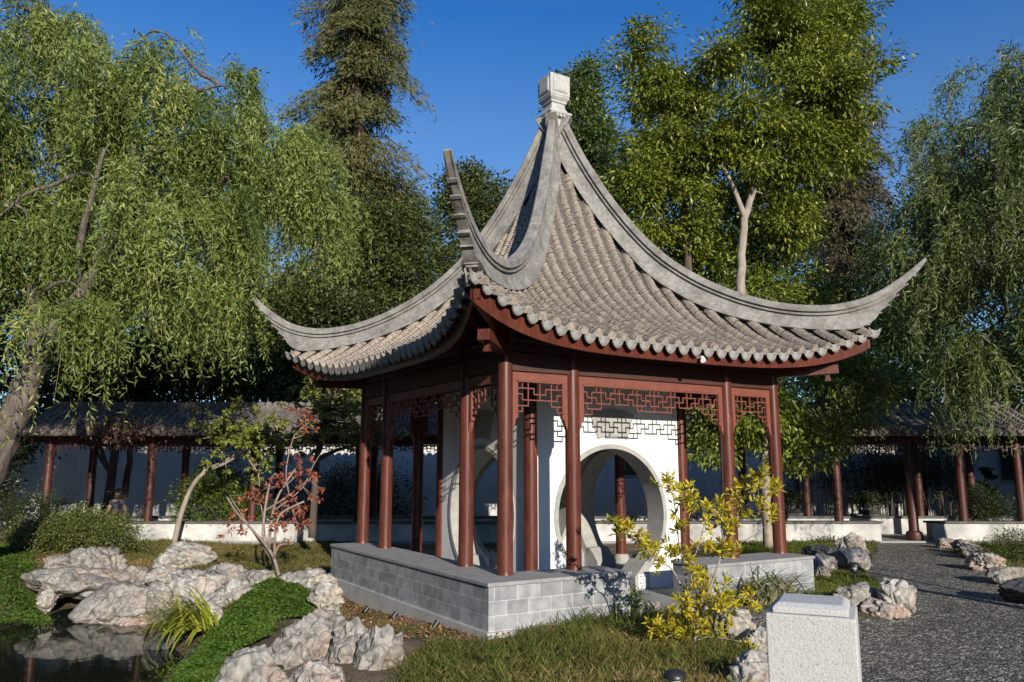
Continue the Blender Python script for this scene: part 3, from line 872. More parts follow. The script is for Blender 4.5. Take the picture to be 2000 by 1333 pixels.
# ------------------------------------------------------------------ the pavilion
def spline(xs, ys):
    xs, ys = np.array(xs, float), np.array(ys, float)
    m = np.gradient(ys, xs)

    def f(x):
        x = np.asarray(x, float)
        i = np.clip(np.searchsorted(xs, x) - 1, 0, len(xs) - 2)
        h = xs[i + 1] - xs[i]; t = (x - xs[i]) / h
        return (2 * t ** 3 - 3 * t ** 2 + 1) * ys[i] + (t ** 3 - 2 * t ** 2 + t) * h * m[i] + (-2 * t ** 3 + 3 * t ** 2) * ys[i + 1] + (t ** 3 - t ** 2) * h * m[i + 1]
    return f


hip_top = spline([0.06, .152, .352, .655, .951, 1.24, 1.637, 2.083, 2.491, 2.892, 3.289, 3.685, 3.95, 4.167, 4.276],
                 [7.85, 7.591, 6.972, 6.193, 5.577, 5.082, 4.612, 4.258, 4.041, 3.927, 3.924, 4.085, 4.315, 4.56, 4.70])
z_hip = spline([0, .3, .65, .95, 1.24, 1.64, 2.08, 2.49, 2.89, 3.29, 3.6], [7.0, 6.2, 5.44, 4.91, 4.48, 4.085, 3.80, 3.645, 3.55, 3.50, 3.47])
z_mid = spline([0, .3, .65, .95, 1.24, 1.64, 2.08, 2.49, 2.89, 3.05, 3.2, 3.4, 3.65], [7.0, 6.2, 5.38, 4.79, 4.32, 3.87, 3.51, 3.26, 3.065, 3.005, 2.96, 2.91, 2.87])


def eave_y(x): return 3.05 + 0.5 * np.clip(np.abs(x) / 3.55, 0, 1.06) ** 2.5
def fascia_z(x): return 2.785 + 0.40 * np.clip(np.abs(x) / 3.58, 0, 1.05) ** 4.5


def roof_z(x, d):
    d = np.maximum(d, 1e-4)
    r = np.clip(np.abs(x) / d, 0, 1)
    return z_mid(d) + (z_hip(np.minimum(d, 3.6)) - z_mid(d)) * r ** 4.2


def turn(v, k):
    """rotate by k quarter turns about the pavilion axis"""
    v = np.asarray(v, float).reshape(-1, 3); c, s = [(1, 0), (0, 1), (-1, 0), (0, -1)][k % 4]
    return np.stack([v[:, 0] * c - v[:, 1] * s, v[:, 0] * s + v[:, 1] * c, v[:, 2]], 1)


pav = thing('garden_pavilion', 'square red-columned garden pavilion with upswept grey tiled roof and white moon-gate walls', 'pavilion', (0, 0, -0.6))
roof = bpy.data.objects.new('roof', None); COL.link(roof); roof.parent = pav; roof.location = (0, 0, 3.0)

PITCH_T = 0.238
all_tiles, all_pan, soff, far_drips = MB(), MB(), MB(), MB()
rngt = np.random.default_rng(5)


def sweep_tile(mb, x, w, hgt, flat, step, k, start, end, lift):
    """one stepped row of overlapping tiles running down face k at offset x"""
    n = max(3, int((end - start) * 40)); dd = np.linspace(start, end, n)
    zz = roof_z(np.full(n, x), dd)
    arc = np.concatenate([[0], np.cumsum(np.hypot(np.diff(dd), np.diff(zz)))])
    m = max(2, int(arc[-1] / step))
    a = np.linspace(0, arc[-1], m + 1)
    dt, zt = np.interp(a, arc, dd), np.interp(a, arc, zz)
    ring = []
    ang = np.linspace(0, math.pi, 7)
    for i in range(m):
        td, tz = dt[i + 1] - dt[i], zt[i + 1] - zt[i]; l = math.hypot(td, tz); nd, nz_ = -tz / l, td / l
        jx = rngt.normal() * 0.004; jr = 1 + rngt.normal() * 0.03
        for (dq, zq, s) in ((dt[i], zt[i], 0.955), (dt[i + 1], zt[i + 1], 1.06)):
            if flat:
                pts = [(x - w + jx, 0.0), (x - w * 0.4 + jx, -0.02), (x + w * 0.4 + jx, -0.02), (x + w + jx, 0.0)]
                pts = [(p, h + (s - 0.9) * 0.10) for p, h in pts]
            else:
                pts = [(x + jx + math.cos(t) * w * s * jr, math.sin(t) * hgt * s * jr) for t in ang]
            ring.append([(p, -(dq + nd * (h + lift)), zq + nz_ * (h + lift)) for p, h in pts])
    V = np.array(ring); c = V.shape[1]
    f, fd = [], []
    for i in range(len(ring) - 1):
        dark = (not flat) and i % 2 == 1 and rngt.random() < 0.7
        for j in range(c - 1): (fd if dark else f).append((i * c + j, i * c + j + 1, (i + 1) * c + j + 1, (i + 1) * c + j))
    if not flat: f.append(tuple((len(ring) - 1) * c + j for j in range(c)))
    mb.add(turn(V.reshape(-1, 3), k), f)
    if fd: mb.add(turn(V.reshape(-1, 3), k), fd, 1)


drip_mb = MB()
t = np.linspace(0, math.pi, 11)
out = [(-0.112, 0.0)] + [(-math.cos(a) * 0.110 * (1 - 0.12 * math.sin(a) ** 6), -0.05 - math.sin(a) ** 1.25 * 0.135) for a in t] + [(0.112, 0.0), (0.07, -0.035), (0.0, -0.05), (-0.07, -0.035)]
drip_mb.prism(out, (0, 0, 0), (1, 0, 0), (0, -0.16, 0.987), (0, 0.022, 0.0))
drip_mb.v = [v * np.array([0.92, 1, 0.95]) for v in drip_mb.v]
drip_me = drip_mb.mesh('drip_tile'); drip_me.materials.append(M['drip'])

for k in range(4):
    for j in range(-16, 16):
        x = (j + 0.5) * PITCH_T
        if abs(x) > 3.5: continue
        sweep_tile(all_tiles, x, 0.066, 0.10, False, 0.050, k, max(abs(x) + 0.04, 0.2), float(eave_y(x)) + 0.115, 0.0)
    for j in range(-15, 16):
        x = j * PITCH_T
        sweep_tile(all_pan, x, 0.075, 0.03, True, 0.12, k, max(abs(x) + 0.02, 0.15), float(eave_y(x)) + 0.11, 0.0)
        e = float(eave_y(x)); z = float(roof_z(x, e))
        c = turn([(x, -(e + 0.13), z + 0.03)], k)[0]
        dx = 0.05; slope = math.atan2(float(roof_z(abs(x) + dx, eave_y(abs(x) + dx)) - roof_z(abs(x), e)), dx) * (1 if x > 0 else -1)
        yawd = -math.atan2(float(eave_y(abs(x) + dx) - e), dx) * (1 if x > 0 else -1)
        rot = (rngt.normal() * 0.03, -slope * 0.85 + rngt.normal() * 0.03, k * math.pi / 2 + yawd)
        if k in (0, 3):                                   # the two eaves in view: every drip tile a part
            o = bpy.data.objects.new('drip_tile', drip_me); COL.link(o); o.parent = roof
            o.location = c - world_loc(roof); o.rotation_euler = rot
        else:
            R3 = np.array(Euler(rot).to_matrix())
            far_drips.add(np.concatenate(drip_mb.v) @ R3.T + c, drip_mb.f)
    # deck under the tiles, soffit and eave edge
    U, T = np.meshgrid(np.linspace(-1, 1, 41), np.linspace(0.02, 1, 26))
    xe = 3.56
    for off, mb in ((-0.025, all_pan), (-0.16, soff)):
        dmax = eave_y(U * xe); d = T * dmax; xx = U * d * (xe / dmax)
        V = np.stack([xx, -d, roof_z(xx, d) + off * np.minimum(1, T * 2.2 - 0.03)], -1)
        if off < 0: V[-1, :, 2] = fascia_z(V[-1, :, 0]) + 0.03
        ny, nx = V.shape[:2]; ii = np.arange(nx * ny).reshape(ny, nx)
        f = np.stack([ii[:-1, :-1], ii[1:, :-1], ii[1:, 1:], ii[:-1, 1:]], -1).reshape(-1, 4)
        mb.add(turn(V.reshape(-1, 3), k), f[:, ::-1] if off < 0 else f)
tag(far_drips.build('drip_tiles', M['drip'], roof), kind='stuff')
all_pan.build('pan_tiles', M['pan'], roof)
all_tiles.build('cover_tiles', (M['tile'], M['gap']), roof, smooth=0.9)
soff.build('soffit', M['red_dark'], roof, smooth=0.6)

for k in range(4):
    mb = MB(); xs = np.linspace(-3.585, 3.585, 61); ring = []
    for x in xs:
        e = float(eave_y(x)); zb = float(fascia_z(x)); zt = float(roof_z(x, min(e, 3.59))) - 0.035
        ring.append([(x, -e, zb), (x, -e - 0.012, zt), (x * 0.985, -e + 0.05, zt), (x * 0.985, -e + 0.05, zb)])
    V = np.array(ring).reshape(-1, 3); f = []
    for i in range(len(xs) - 1):
        for j in range(4): f.append((i * 4 + j, (i + 1) * 4 + j, (i + 1) * 4 + (j + 1) % 4, i * 4 + (j + 1) % 4))
    f += [(0, 1, 2, 3), tuple(4 * (len(xs) - 1) + j for j in (3, 2, 1, 0))]
    mb.add(turn(V, k), f); mb.build('eave_fascia', M['red'], roof, smooth=0.6)
    # rafters under the eave
    mb = MB()
    for x in np.arange(-3.0, 3.01, 0.24):
        e = float(eave_y(x))
        dd = np.linspace(max(2.45, abs(x) * 0.98), e - 0.05, 5)
        p = np.stack([np.full(5, x), -dd, roof_z(np.full(5, x), dd) - 0.175 * np.minimum(1, dd / e * 2) - 0.03], 1)
        p[-1, 2] = min(p[-1, 2], fascia_z(x) + 0.06)
        mb.tube(turn(p, k), 0.035, 6)
    mb.build('rafters', M['red_dark'], roof)

# hip ridges: moulded section swept along the upswept hip line
def ridge_depth(u):
    e = 1e-3; dz = float(hip_top(u + e) - hip_top(u - e)) / (2 * e * math.sqrt(2))
    need = float(hip_top(u) - z_hip(min(u, 3.6))) / math.hypot(1, dz) + 0.03
    return float(np.clip(need, 0.40, 0.60)) if u < 3.4 else float(np.interp(u, [3.4, 3.52], [0.47, 0.41]))


def hip_ridge(k):
    us = list(np.concatenate([np.linspace(0.075, 0.5, 8), np.linspace(0.6, 3.5, 34)]))
    tail = [(3.50, 0.40), (3.56, 0.385), (3.60, 0.33), (3.63, 0.295), (3.70, 0.275), (3.715, 0.235), (3.81, 0.21), (3.82, 0.175), (3.93, 0.155), (3.94, 0.125), (4.05, 0.105),
            (4.12, 0.085), (4.18, 0.06), (4.20, 0.05)]
    prof = [(u, ridge_depth(u), False) for u in us] + [(u, d, True) for u, d in tail[1:]]
    sec = [(0.0, 0.0), (0.07, -0.004), (0.09, -0.02), (0.098, -0.112), (0.055, -0.114), (0.055, -0.146), (0.094, -0.148), (0.094, -0.172), (0.055, -0.174), (0.055, -0.206),
           (0.086, -0.208), (0.094, -0.26), (0.112, -0.33), (0.15, -0.385), (0.165, -0.44), (0.17, -0.65)]
    rings = []
    for u, dep, tl in prof:
        e = 1e-3; h = u * math.sqrt(2)
        dz = float(hip_top(min(u + e, 4.27)) - hip_top(min(u + e, 4.27) - 2 * e)) / (2 * e * math.sqrt(2))
        l = math.hypot(1, dz); nh, nz_ = -dz / l, 1 / l
        zt = float(hip_top(u)) if u <= 4.276 else 4.632
        ks = dep / 0.44
        wsc = float(np.interp(u, [0.07, 0.5, 3.0, 4.25], [0.62, 1.0, 1.0, 0.46]))
        half = []
        for w, y in sec:
            yy = y if -y <= dep * 0.999 else -dep
            ww = w if -y <= dep else min(w, np.interp(dep, [-q[1] for q in sec], [q[0] for q in sec]))
            if tl: ww = min(ww, 0.10)
            half.append((ww * wsc, yy))
        pts = [(w, y) for w, y in half] + [(-w, y) for w, y in half[:0:-1]]
        s2 = math.sqrt(0.5)
        ring = []
        for w, y in pts:
            hh = h + nh * y; zz = zt + nz_ * y
            # hip runs to (+,-); lateral direction is (s2, s2)
            ring.append((hh * s2 + w * s2, -hh * s2 + w * s2, zz))
        rings.append(ring)
    V = np.array(rings); c = V.shape[1]; f = []
    for i in range(len(rings) - 1):
        for j in range(c): f.append((i * c + j, (i + 1) * c + j, (i + 1) * c + (j + 1) % c, i * c + (j + 1) % c))
    f.append(tuple(range(c))); f.append(tuple((len(rings) - 1) * c + j for j in range(c))[::-1])
    mb = MB(); mb.add(turn(V.reshape(-1, 3), k), f)
    # joint rings, corbels below the tip
    s2 = math.sqrt(0.5); lat = np.array([s2, s2, 0]); out_ = np.array([s2, -s2, 0])
    mbx = MB()
    for (u, z, hw, hl, hz) in ((3.56, 3.60, 0.085, 0.055, 0.02), (3.55, 3.565, 0.07, 0.05, 0.018), (3.64, 3.735, 0.075, 0.035, 0.012)):
        mbx.obox(np.array([u, -u, z]), lat * hw, out_ * hl, ZZ * hz)
    for u, dep in ((3.615, 0.33), (3.705, 0.275), (3.815, 0.21), (3.935, 0.155), (4.035, 0.115)):
        dz = float(hip_top(u + 1e-3) - hip_top(u - 1e-3)) / (2e-3 * math.sqrt(2)); l = math.hypot(1, dz); nh, nz_ = -dz / l, 1 / l
        h = u * math.sqrt(2) - nh * dep; zz = float(hip_top(u)) - nz_ * dep
        wsc = float(np.interp(u, [0.07, 0.5, 3.0, 4.25], [0.62, 1.0, 1.0, 0.46]))
        tang = out_ * nz_ + ZZ * (-nh)
        mbx.obox(np.array([h * s2, -h * s2, zz]), lat * 0.104 * wsc, tang * 0.022, (out_ * nh + ZZ * nz_) * 0.010)
    v2 = np.concatenate(mbx.v); mb.add(turn(v2, k), mbx.f)
    return mb.build('hip_ridge', M['ridge'], roof, smooth=0.45)


for k in range(4): hip_ridge(k)

# finial
fin = MB()


def sq(mb, prof, rot=0.0):
    vs = []
    for hw, z in prof:
        vs += [(-hw, -hw, z), (hw, -hw, z), (hw, hw, z), (-hw, hw, z)]
    f = []
    for i in range(len(prof) - 1):
        for j in range(4): f.append((i * 4 + j, i * 4 + (j + 1) % 4, (i + 1) * 4 + (j + 1) % 4, (i + 1) * 4 + j))
    f += [(3, 2, 1, 0), tuple(4 * (len(prof) - 1) + j for j in range(4))]
    mb.add(vs, f)


sq(fin, [(0.15, 7.40), (0.155, 7.56), (0.19, 7.60), (0.235, 7.635), (0.24, 7.665), (0.185, 7.70), (0.15, 7.76), (0.142, 7.83), (0.142, 7.855), (0.165, 7.86), (0.172, 7.885), (0.165, 7.90),
         (0.19, 7.925), (0.208, 7.95), (0.21, 7.965), (0.195, 7.97), (0.21, 8.0), (0.212, 8.45), (0.20, 8.465)])
for k in range(4):
    p = MB(); p.box((-0.155, -0.226, 8.05), (0.155, -0.205, 8.40)); p.box((-0.135, -0.232, 8.07), (0.135, -0.222, 8.38))
    for q in range(-2, 3): p.box((q * 0.085 - 0.032, -0.225, 7.575), (q * 0.085 + 0.032, -0.16, 7.625))
    fin.add(turn(np.concatenate(p.v), k), p.f)
fin.v = [np.stack([v[:, 0], v[:, 1], np.where(v[:, 2] > 8.2, v[:, 2] - 0.07, v[:, 2])], 1) for v in fin.v]
fo = fin.build('finial', M['finial'], roof)
bv = fo.modifiers.new('bevel', 'BEVEL'); bv.width = 0.006; bv.segments = 2; bv.limit_method = 'ANGLE'

# hip rafter ends under each corner
for k in range(4):
    mb = MB(); s2 = math.sqrt(0.5); lat = np.array([s2, s2, 0]); out_ = np.array([s2, -s2, 0])
    m2 = MB()
    m2.bar((2.3, -2.3, 2.80), (3.22, -3.22, 2.865), 0.15, 0.13)
    m2.bar((2.3, -2.3, 2.96), (3.5, -3.5, 3.27), 0.13, 0.12)
    m2.obox((3.11, -3.11, 2.765), lat * 0.03, out_ * 0.03, ZZ * 0.05)
    m2.obox((3.11, -3.11, 2.70), lat * 0.04, out_ * 0.04, ZZ * 0.02)
    mb.add(turn(np.concatenate(m2.v), k), m2.f)
    mb.build('hip_rafter', M['red'], roof)

# columns
A, B = 2.5, 1.448
FLOOR = -0.53
col_low = MB().lathe([(0.108, 0.0), (0.105, 0.02), (0.102, 0.05), (0.101, 1.4), (0.095, 2.95)], 28).mesh('column', 0.7)
col_tall = MB().lathe([(0.104, 0.16), (0.102, 0.2), (0.101, 1.4), (0.095, 3.48)], 28).mesh('column', 0.7)
drum = MB().lathe([(0.155, 0.0), (0.165, 0.05), (0.16, 0.12), (0.125, 0.17), (0.10, 0.175)], 24).mesh('column_base', 0.7)
for m_ in (col_low, col_tall): m_.materials.append(M['red'])
drum.materials.append(M['stone'])


def put(name, me_, parent, loc, rz=0.0):
    o = bpy.data.objects.new(name, me_); COL.link(o); o.parent = parent
    o.location = np.array(loc) - world_loc(parent); o.rotation_euler = (0, 0, rz)
    return o


outer = [(sx, sy) for sx in (-A, -B, B, A) for sy in (-A, -B, B, A) if abs(sx) == A or abs(sy) == A]
for i, (x, y) in enumerate(outer):
    on_wall = (x == -A) or (y == -A)
    if on_wall: put('column', col_low, pav, (x, y, 0.0), i * 0.7)
    else:
        c = put('column', col_tall, pav, (x, y, FLOOR), i * 0.7); put('column_base', drum, c, (x, y, FLOOR))
for x in (-1.458, 1.458):
    for y in (-1.458, 1.458):
        c = put('column', col_tall, pav, (x, y, FLOOR), x); put('column_base', drum, c, (x, y, FLOOR))

# beams: stacked tie beams on each side, purlin and ceiling frame
for k in range(4):
    mb = MB(); m2 = MB()
    m2.box((-2.42, -A - 0.055, 2.56), (2.42, -A + 0.055, 2.80))
    m2.box((-2.62, -A - 0.075, 2.815), (2.62, -A + 0.075, 2.90))
    m2.box((-1.36, -1.458 - 0.05, 2.60), (1.36, -1.458 + 0.05, 2.85))
    m2.tube([(-2.68, -A, 2.97), (2.68, -A, 2.97)], 0.075, 12)
    for x in (-B, B): m2.box((x - 0.05, -2.44, 2.64), (x + 0.05, -1.52, 2.80))
    mb.add(turn(np.concatenate(m2.v), k), m2.f)
    mb.build('tie_beam', M['red_dark'], pav)

# hanging lattices
def lattice(k, x0, x1, cols, segs):
    mb = MB(); m2 = MB()
    zt, y = 2.545, -A
    m2.box((x0, y - 0.03, zt - 0.105), (x1, y + 0.03, zt))                      # head rail
    m2.box((x0 + 0.075, y - 0.036, zt - 0.125), (x1 - 0.075, y + 0.036, zt - 0.108))
    zb = 1.93
    for (xa, xb, sg) in ((x0, x0 + 0.065, 1), (x1 - 0.065, x1, -1)):
        m2.box((xa, y - 0.03, zb + 0.09), (xb, y + 0.03, zt - 0.107))
        xi = xb if sg > 0 else xa; xo = xa if sg > 0 else xb
        # carved foot of the stile
        pl = [(xo, zb + 0.088), (xi + sg * 0.018, zb + 0.088), (xi + sg * 0.018, zb + 0.03), (xi - sg * 0.015, zb + 0.01), (xi - sg * 0.03, zb - 0.06), (xo, zb - 0.13)]
        m2.prism(pl, (0, y - 0.03, 0), (1, 0, 0), (0, 0, 1), (0, 0.06, 0))
    xa, xb = x0 + 0.068, x1 - 0.068
    g = (xb - xa) / cols; rz = 0.0765; w = 0.0155; zr = zt - 0.127
    for ysh in (0,):
        m2.box((xa - 0.002, y - 0.028, zb + 0.1), (xa + 0.014, y + 0.028, zr)); m2.box((xb - 0.014, y - 0.028, zb + 0.1), (xb + 0.002, y + 0.028, zr))
        for i, (c0, r0_, c1, r1) in enumerate(segs):
            hw = w / 2; yy = 0.013 if r0_ == r1 else 0.0115
            m2.box((xa + min(c0, c1) * g - hw, y - yy, zr - max(r0_, r1) * rz - hw), (xa + max(c0, c1) * g + hw, y + yy, zr - min(r0_, r1) * rz + hw))
    mb.add(turn(np.concatenate(m2.v), k), m2.f)
    mb.build('lattice_panel', M['lattice'], pav)


def mirror(segs, n): return segs + [(n - c0, r0_, n - c1, r1) for c0, r0_, c1, r1 in segs if not (c0 == c1 == n / 2) and not (c0 + c1 == n and r0_ == r1)]


small = mirror([(1, 0, 1, 1), (2, 0, 2, 4), (4, 0, 4, 3), (0, 1, 3, 1), (3, 1, 3, 2), (3, 2, 5, 2), (0, 2, 1, 2), (1, 2, 1, 3), (1, 3, 7, 3), (0, 4, 2, 4), (1, 4, 1, 5), (0, 5, 1, 5)], 8)
big = [(0, 1, 1, 1), (1, 1, 1, 2), (1, 2, 3, 2), (3, 2, 3, 3), (3, 3, 6, 3), (2, 1, 2, 3), (2, 1, 5, 1), (5, 1, 5, 2), (5, 2, 7, 2), (7, 2, 7, 3), (7, 3, 10, 3), (6, 1, 6, 3), (6, 1, 9, 1),
       (9, 1, 9, 2), (9, 2, 11, 2), (11, 2, 11, 3), (11, 3, 14, 3), (10, 1, 10, 3), (10, 1, 13, 1), (13, 1, 13, 2), (13, 2, 15, 2), (15, 2, 15, 3), (15, 3, 17, 3), (14, 1, 14, 3), (14, 1, 18, 1),
       (3, 0, 3, 1), (4, 0, 4, 4), (7, 0, 7, 1), (8, 0, 8, 3), (11, 0, 11, 1), (12, 0, 12, 4), (15, 0, 15, 1), (16, 0, 16, 4), (0, 3, 2, 3), (1, 3, 1, 4), (1, 4, 4, 4), (2, 4, 2, 5), (0, 5, 2, 5),
       (12, 4, 20, 4), (13, 3, 13, 4)]
big = mirror(big, 32)
for k in range(4):
    lattice(k, -A + 0.096, -B - 0.096, 8, small)
    lattice(k, -B + 0.096, B - 0.096, 32, big)
    lattice(k, B + 0.096, A - 0.096, 8, small)

# moon-gate walls
R_G, ZC, HW = 1.02, 0.60, 0.40
YF, YB = -1.49, -1.14


def gate_wall(k):
    th0 = math.asin(HW / R_G)
    angs = sorted(list(np.linspace(-math.pi / 2 + th0, 1.5 * math.pi - th0, 73)))
    X0, X1, Z0, Z1 = -1.40, 1.40, FLOOR, 2.60
    for cxn, czn in ((X1, Z0), (X1, Z1), (X0, Z1), (X0, Z0)):
        a = math.atan2(czn - ZC, cxn); a = a if a > -math.pi / 2 else a + 2 * math.pi
        angs.append(a)
    angs = sorted(angs)
    inn = [(R_G * math.cos(a), ZC + R_G * math.sin(a)) for a in angs]
    outp = []
    for a in angs:
        c, s = math.cos(a), math.sin(a)
        tt = min([q for q in ((X1 / c if c > 1e-9 else 1e9), (X0 / c if c < -1e-9 else 1e9), ((Z1 - ZC) / s if s > 1e-9 else 1e9), ((Z0 - ZC) / s if s < -1e-9 else 1e9))])
        outp.append((c * tt, ZC + s * tt))
    inn = [(HW, FLOOR)] + inn + [(-HW, FLOOR)]; outp = [(HW + 0.001, FLOOR)] + outp + [(-HW - 0.001, FLOOR)]
    n = len(inn)
    mb = MB(); V, f = [], []
    for (x, z) in inn: V.append((x, YF, z))
    for (x, z) in outp: V.append((x, YF, z))
    for (x, z) in inn: V.append((x, YB, z))
    for (x, z) in outp: V.append((x, YB, z))
    for i in range(n - 1):
        f.append((i, n + i, n + i + 1, i + 1)); f.append((2 * n + i, 2 * n + i + 1, 3 * n + i + 1, 3 * n + i))
        f.append((n + i, 3 * n + i, 3 * n + i + 1, n + i + 1))
    mb.add(turn(V, k), f)
    wall = mb.build('moon_gate_wall', M['white'], pav)
    # stone lining and ring
    mb = MB(); V, f = [], []
    aa = np.linspace(-math.pi / 2 + th0, 1.5 * math.pi - th0, 73)
    sec = [(R_G - 0.012, YF - 0.018), (R_G + 0.06, YF - 0.018), (R_G + 0.06, YF + 0.004), (R_G + 0.002, YF + 0.004), (R_G + 0.002, YB - 0.004), (R_G + 0.06, YB - 0.004), (R_G + 0.06, YB + 0.018), (R_G - 0.012, YB + 0.018)]
    for a in aa:
        for r, y in sec: V.append((r * math.cos(a), y, ZC + r * math.sin(a)))
    c = len(sec)
    for i in range(len(aa) - 1):
        for j in range(c): f.append((i * c + j, i * c + (j + 1) % c, (i + 1) * c + (j + 1) % c, (i + 1) * c + j))
    f += [tuple(range(c))[::-1], tuple((len(aa) - 1) * c + j for j in range(c))]
    mb.add(turn(V, k), f); mb.build('gate_lining', M['stone'], wall, smooth=0.5)
    for sg in (-1, 1):
        mb = MB(); m2 = MB()
        pl = [(HW - 0.012, FLOOR), (HW + 0.27, FLOOR), (HW + 0.27, -0.10), (HW + 0.20, -0.115), (HW - 0.012, -0.335)]
        pl = [(sg * x, z) for x, z in pl]
        m2.prism(pl, (0, YF - 0.03, 0), (1, 0, 0), (0, 0, 1), (0, YB - YF + 0.06, 0))
        mb.add(turn(np.concatenate(m2.v), k), m2.f); foot = mb.build('gate_foot', M['stone'], wall)
        mb = MB(); m2 = MB()
        cx_, cz_ = sg * (HW + 0.135), -0.40
        m2.box((cx_ - 0.085, YF - 0.036, cz_ - 0.10), (cx_ + 0.085, YF - 0.030, cz_ + 0.10))
        mb.add(turn(np.concatenate(m2.v), k), m2.f); pn = mb.build('scroll_panel', M['white'], foot)
        mb = MB(); m2 = MB()
        w = 0.013; y0 = YF - 0.041
        for (xa, za, xb, zb) in ((-0.062, -0.075, 0.062, -0.075), (0.062, -0.075, 0.062, 0.07), (-0.062, 0.07, 0.062, 0.07), (-0.062, -0.03, -0.062, 0.07), (-0.062, -0.03, 0.018, -0.03), (0.018, -0.03, 0.018, 0.025),
                                 (-0.025, 0.025, 0.018, 0.025)):
            m2.box((cx_ + min(xa, xb) - w / 2, y0, cz_ + min(za, zb) - w / 2), (cx_ + max(xa, xb) + w / 2, y0 + 0.004 + (0.0007 if za == zb else 0), cz_ + max(za, zb) + w / 2))
        mb.add(turn(np.concatenate(m2.v), k), m2.f); mb.build('key_scroll', M['coping'], foot)
    # fan plaque above the gate
    mb = MB(); m2 = MB()
    r0_, r1, zc = 0.85, 1.27, 0.95
    ta = np.linspace(-0.345, 0.345, 17)
    pl = [(r1 * math.sin(a), zc + r1 * math.cos(a)) for a in ta] + [(r0_ * math.sin(a), zc + r0_ * math.cos(a)) for a in ta[::-1]]
    m2.prism(pl, (0.02, YF - 0.022, 0), (1, 0, 0), (0, 0, 1), (0, 0.021, 0))
    mb.add(turn(np.concatenate(m2.v), k), m2.f); mb.build('fan_plaque', M['stone'], wall)


for k in range(4): gate_wall(k)

# parapets, plinth, floor
def parapet(poly, outs):
    poly, outs = np.array(poly, float), np.array(outs, float)
    def slab(name, o, z0, z1, m, par):
        mb = MB(); mb.prism((poly + outs * o)[::-1], (0, 0, z1), (1, 0, 0), (0, 1, 0), (0, 0, z0 - z1))
        return mb.build(name, m, par)
    b = slab('parapet', 0.0, -0.545, -0.045, M['brick'], pav)
    c = slab('coping', 0.022, -0.044, 0.0, M['coping'], b); bv = c.modifiers.new('bevel', 'BEVEL'); bv.width = 0.006; bv.segments = 2
    slab('plinth', 0.035, -1.0, -0.546, M['plinth'], b)


parapet([(-3.03, -3.03), (-0.95, -3.03), (-0.95, -2.33), (-2.33, -2.33), (-2.33, 2.60), (-3.03, 2.60)], [(-1, -1), (1, -1), (1, 1), (1, 1), (1, 1), (-1, 1)])
parapet([(0.42, -3.03), (2.60, -3.03), (2.60, -2.33), (0.42, -2.33)], [(-1, -1), (1, -1), (1, 1), (-1, 1)])
MB().box((-2.32, -2.32, -1.0), (2.66, 2.66, FLOOR)).box((-0.91, -3.06, -1.0), (0.38, -2.322, FLOOR)).build('floor', M['coping'], pav)

# small eave spotlight on the right fascia
xs_ = 0.35
mb = MB(); c = np.array([xs_, -float(eave_y(xs_)) - 0.10, 2.83])
mb.tube([c + (0, 0.1, 0.03), c + (0, 0.02, 0.02)], 0.012, 6); mb.tube([c + (0.02, 0.03, 0.03), c + (-0.01, -0.03, -0.02)], [0.03, 0.04], 10)
tag(mb.build('eave_spotlight', M['white'], None, smooth=0.6), 'small white spotlight clipped under the tiles of the pavilion eave', 'spotlight')

# ------------------------------------------------------------------ the covered gallery and the garden wall behind
GD = 21.0                      # forward distance of the gallery front
CAPZ = -0.05
FLO = -0.545


def ob_sd(mb, s0, s1, d0, d1, z0, z1, m=0):
    c = sd((s0 + s1) / 2, (d0 + d1) / 2, (z0 + z1) / 2)
    return mb.obox(c, RT * (s1 - s0) / 2, FH * (d1 - d0) / 2, ZZ * (z1 - z0) / 2, m)


def sx(px, d=GD): return float((spot(px, 917, d) - CAM).dot(RT))


gal = thing('covered_gallery', 'long covered gallery with dark red posts and grey tiled roof behind the pavilion', 'gallery', sd(0, GD + 1, -0.6))
S0, S1 = sx(62), sx(2330)
OP0, OP1 = sx(1712), sx(1812)
ob_sd(MB(), S0, S1, GD - 0.05, GD + 2.6, -0.9, FLO).build('gallery_floor', M['coping'], gal)
for a, b in ((S0, OP0), (OP1, S1)):
    w = ob_sd(MB(), a, b, GD, GD + 0.32, -0.9, CAPZ - 0.05).build('low_wall', M['plaster'], gal)
    ob_sd(MB(), a - 0.05, b + 0.05, GD - 0.05, GD + 0.37, CAPZ - 0.049, CAPZ).build('coping', M['cap_dark'], w)
w = ob_sd(MB(), S0, S1, GD + 2.25, GD + 2.5, -0.9, CAPZ - 0.05).build('low_wall', M['plaster'], gal)
ob_sd(MB(), S0, S1, GD + 2.2, GD + 2.55, CAPZ - 0.049, CAPZ).build('coping', M['cap_dark'], w)
post_front = [px for px in (88, 290, 493, 700, 905, 1110, 1315, 1500, 1637)]
gal_post = MB().lathe([(0.115, 0.0), (0.11, 0.6), (0.105, 2.2)], 14).mesh('post', 0.7); gal_post.materials.append(M['gal_red'])
gal_post_long = MB().lathe([(0.2, 0.0), (0.215, 0.08), (0.2, 0.2), (0.13, 0.24), (0.125, 0.26), (0.11, 2.75)], 14).mesh('post', 0.7); gal_post_long.materials.append(M['gal_red'])
ss_posts = [sx(px) for px in post_front] + [sx(1880), sx(1995), sx(2200)]
for s in ss_posts:
    p = sd(s, GD + 0.16, CAPZ); put('post', gal_post, gal, p)
    p = sd(s, GD + 2.37, CAPZ); put('post', gal_post, gal, p)
for s in (sx(1785),): put('post', gal_post_long, gal, sd(s, GD + 0.25, -0.54))
EZ, RZ = 2.25, 2.96
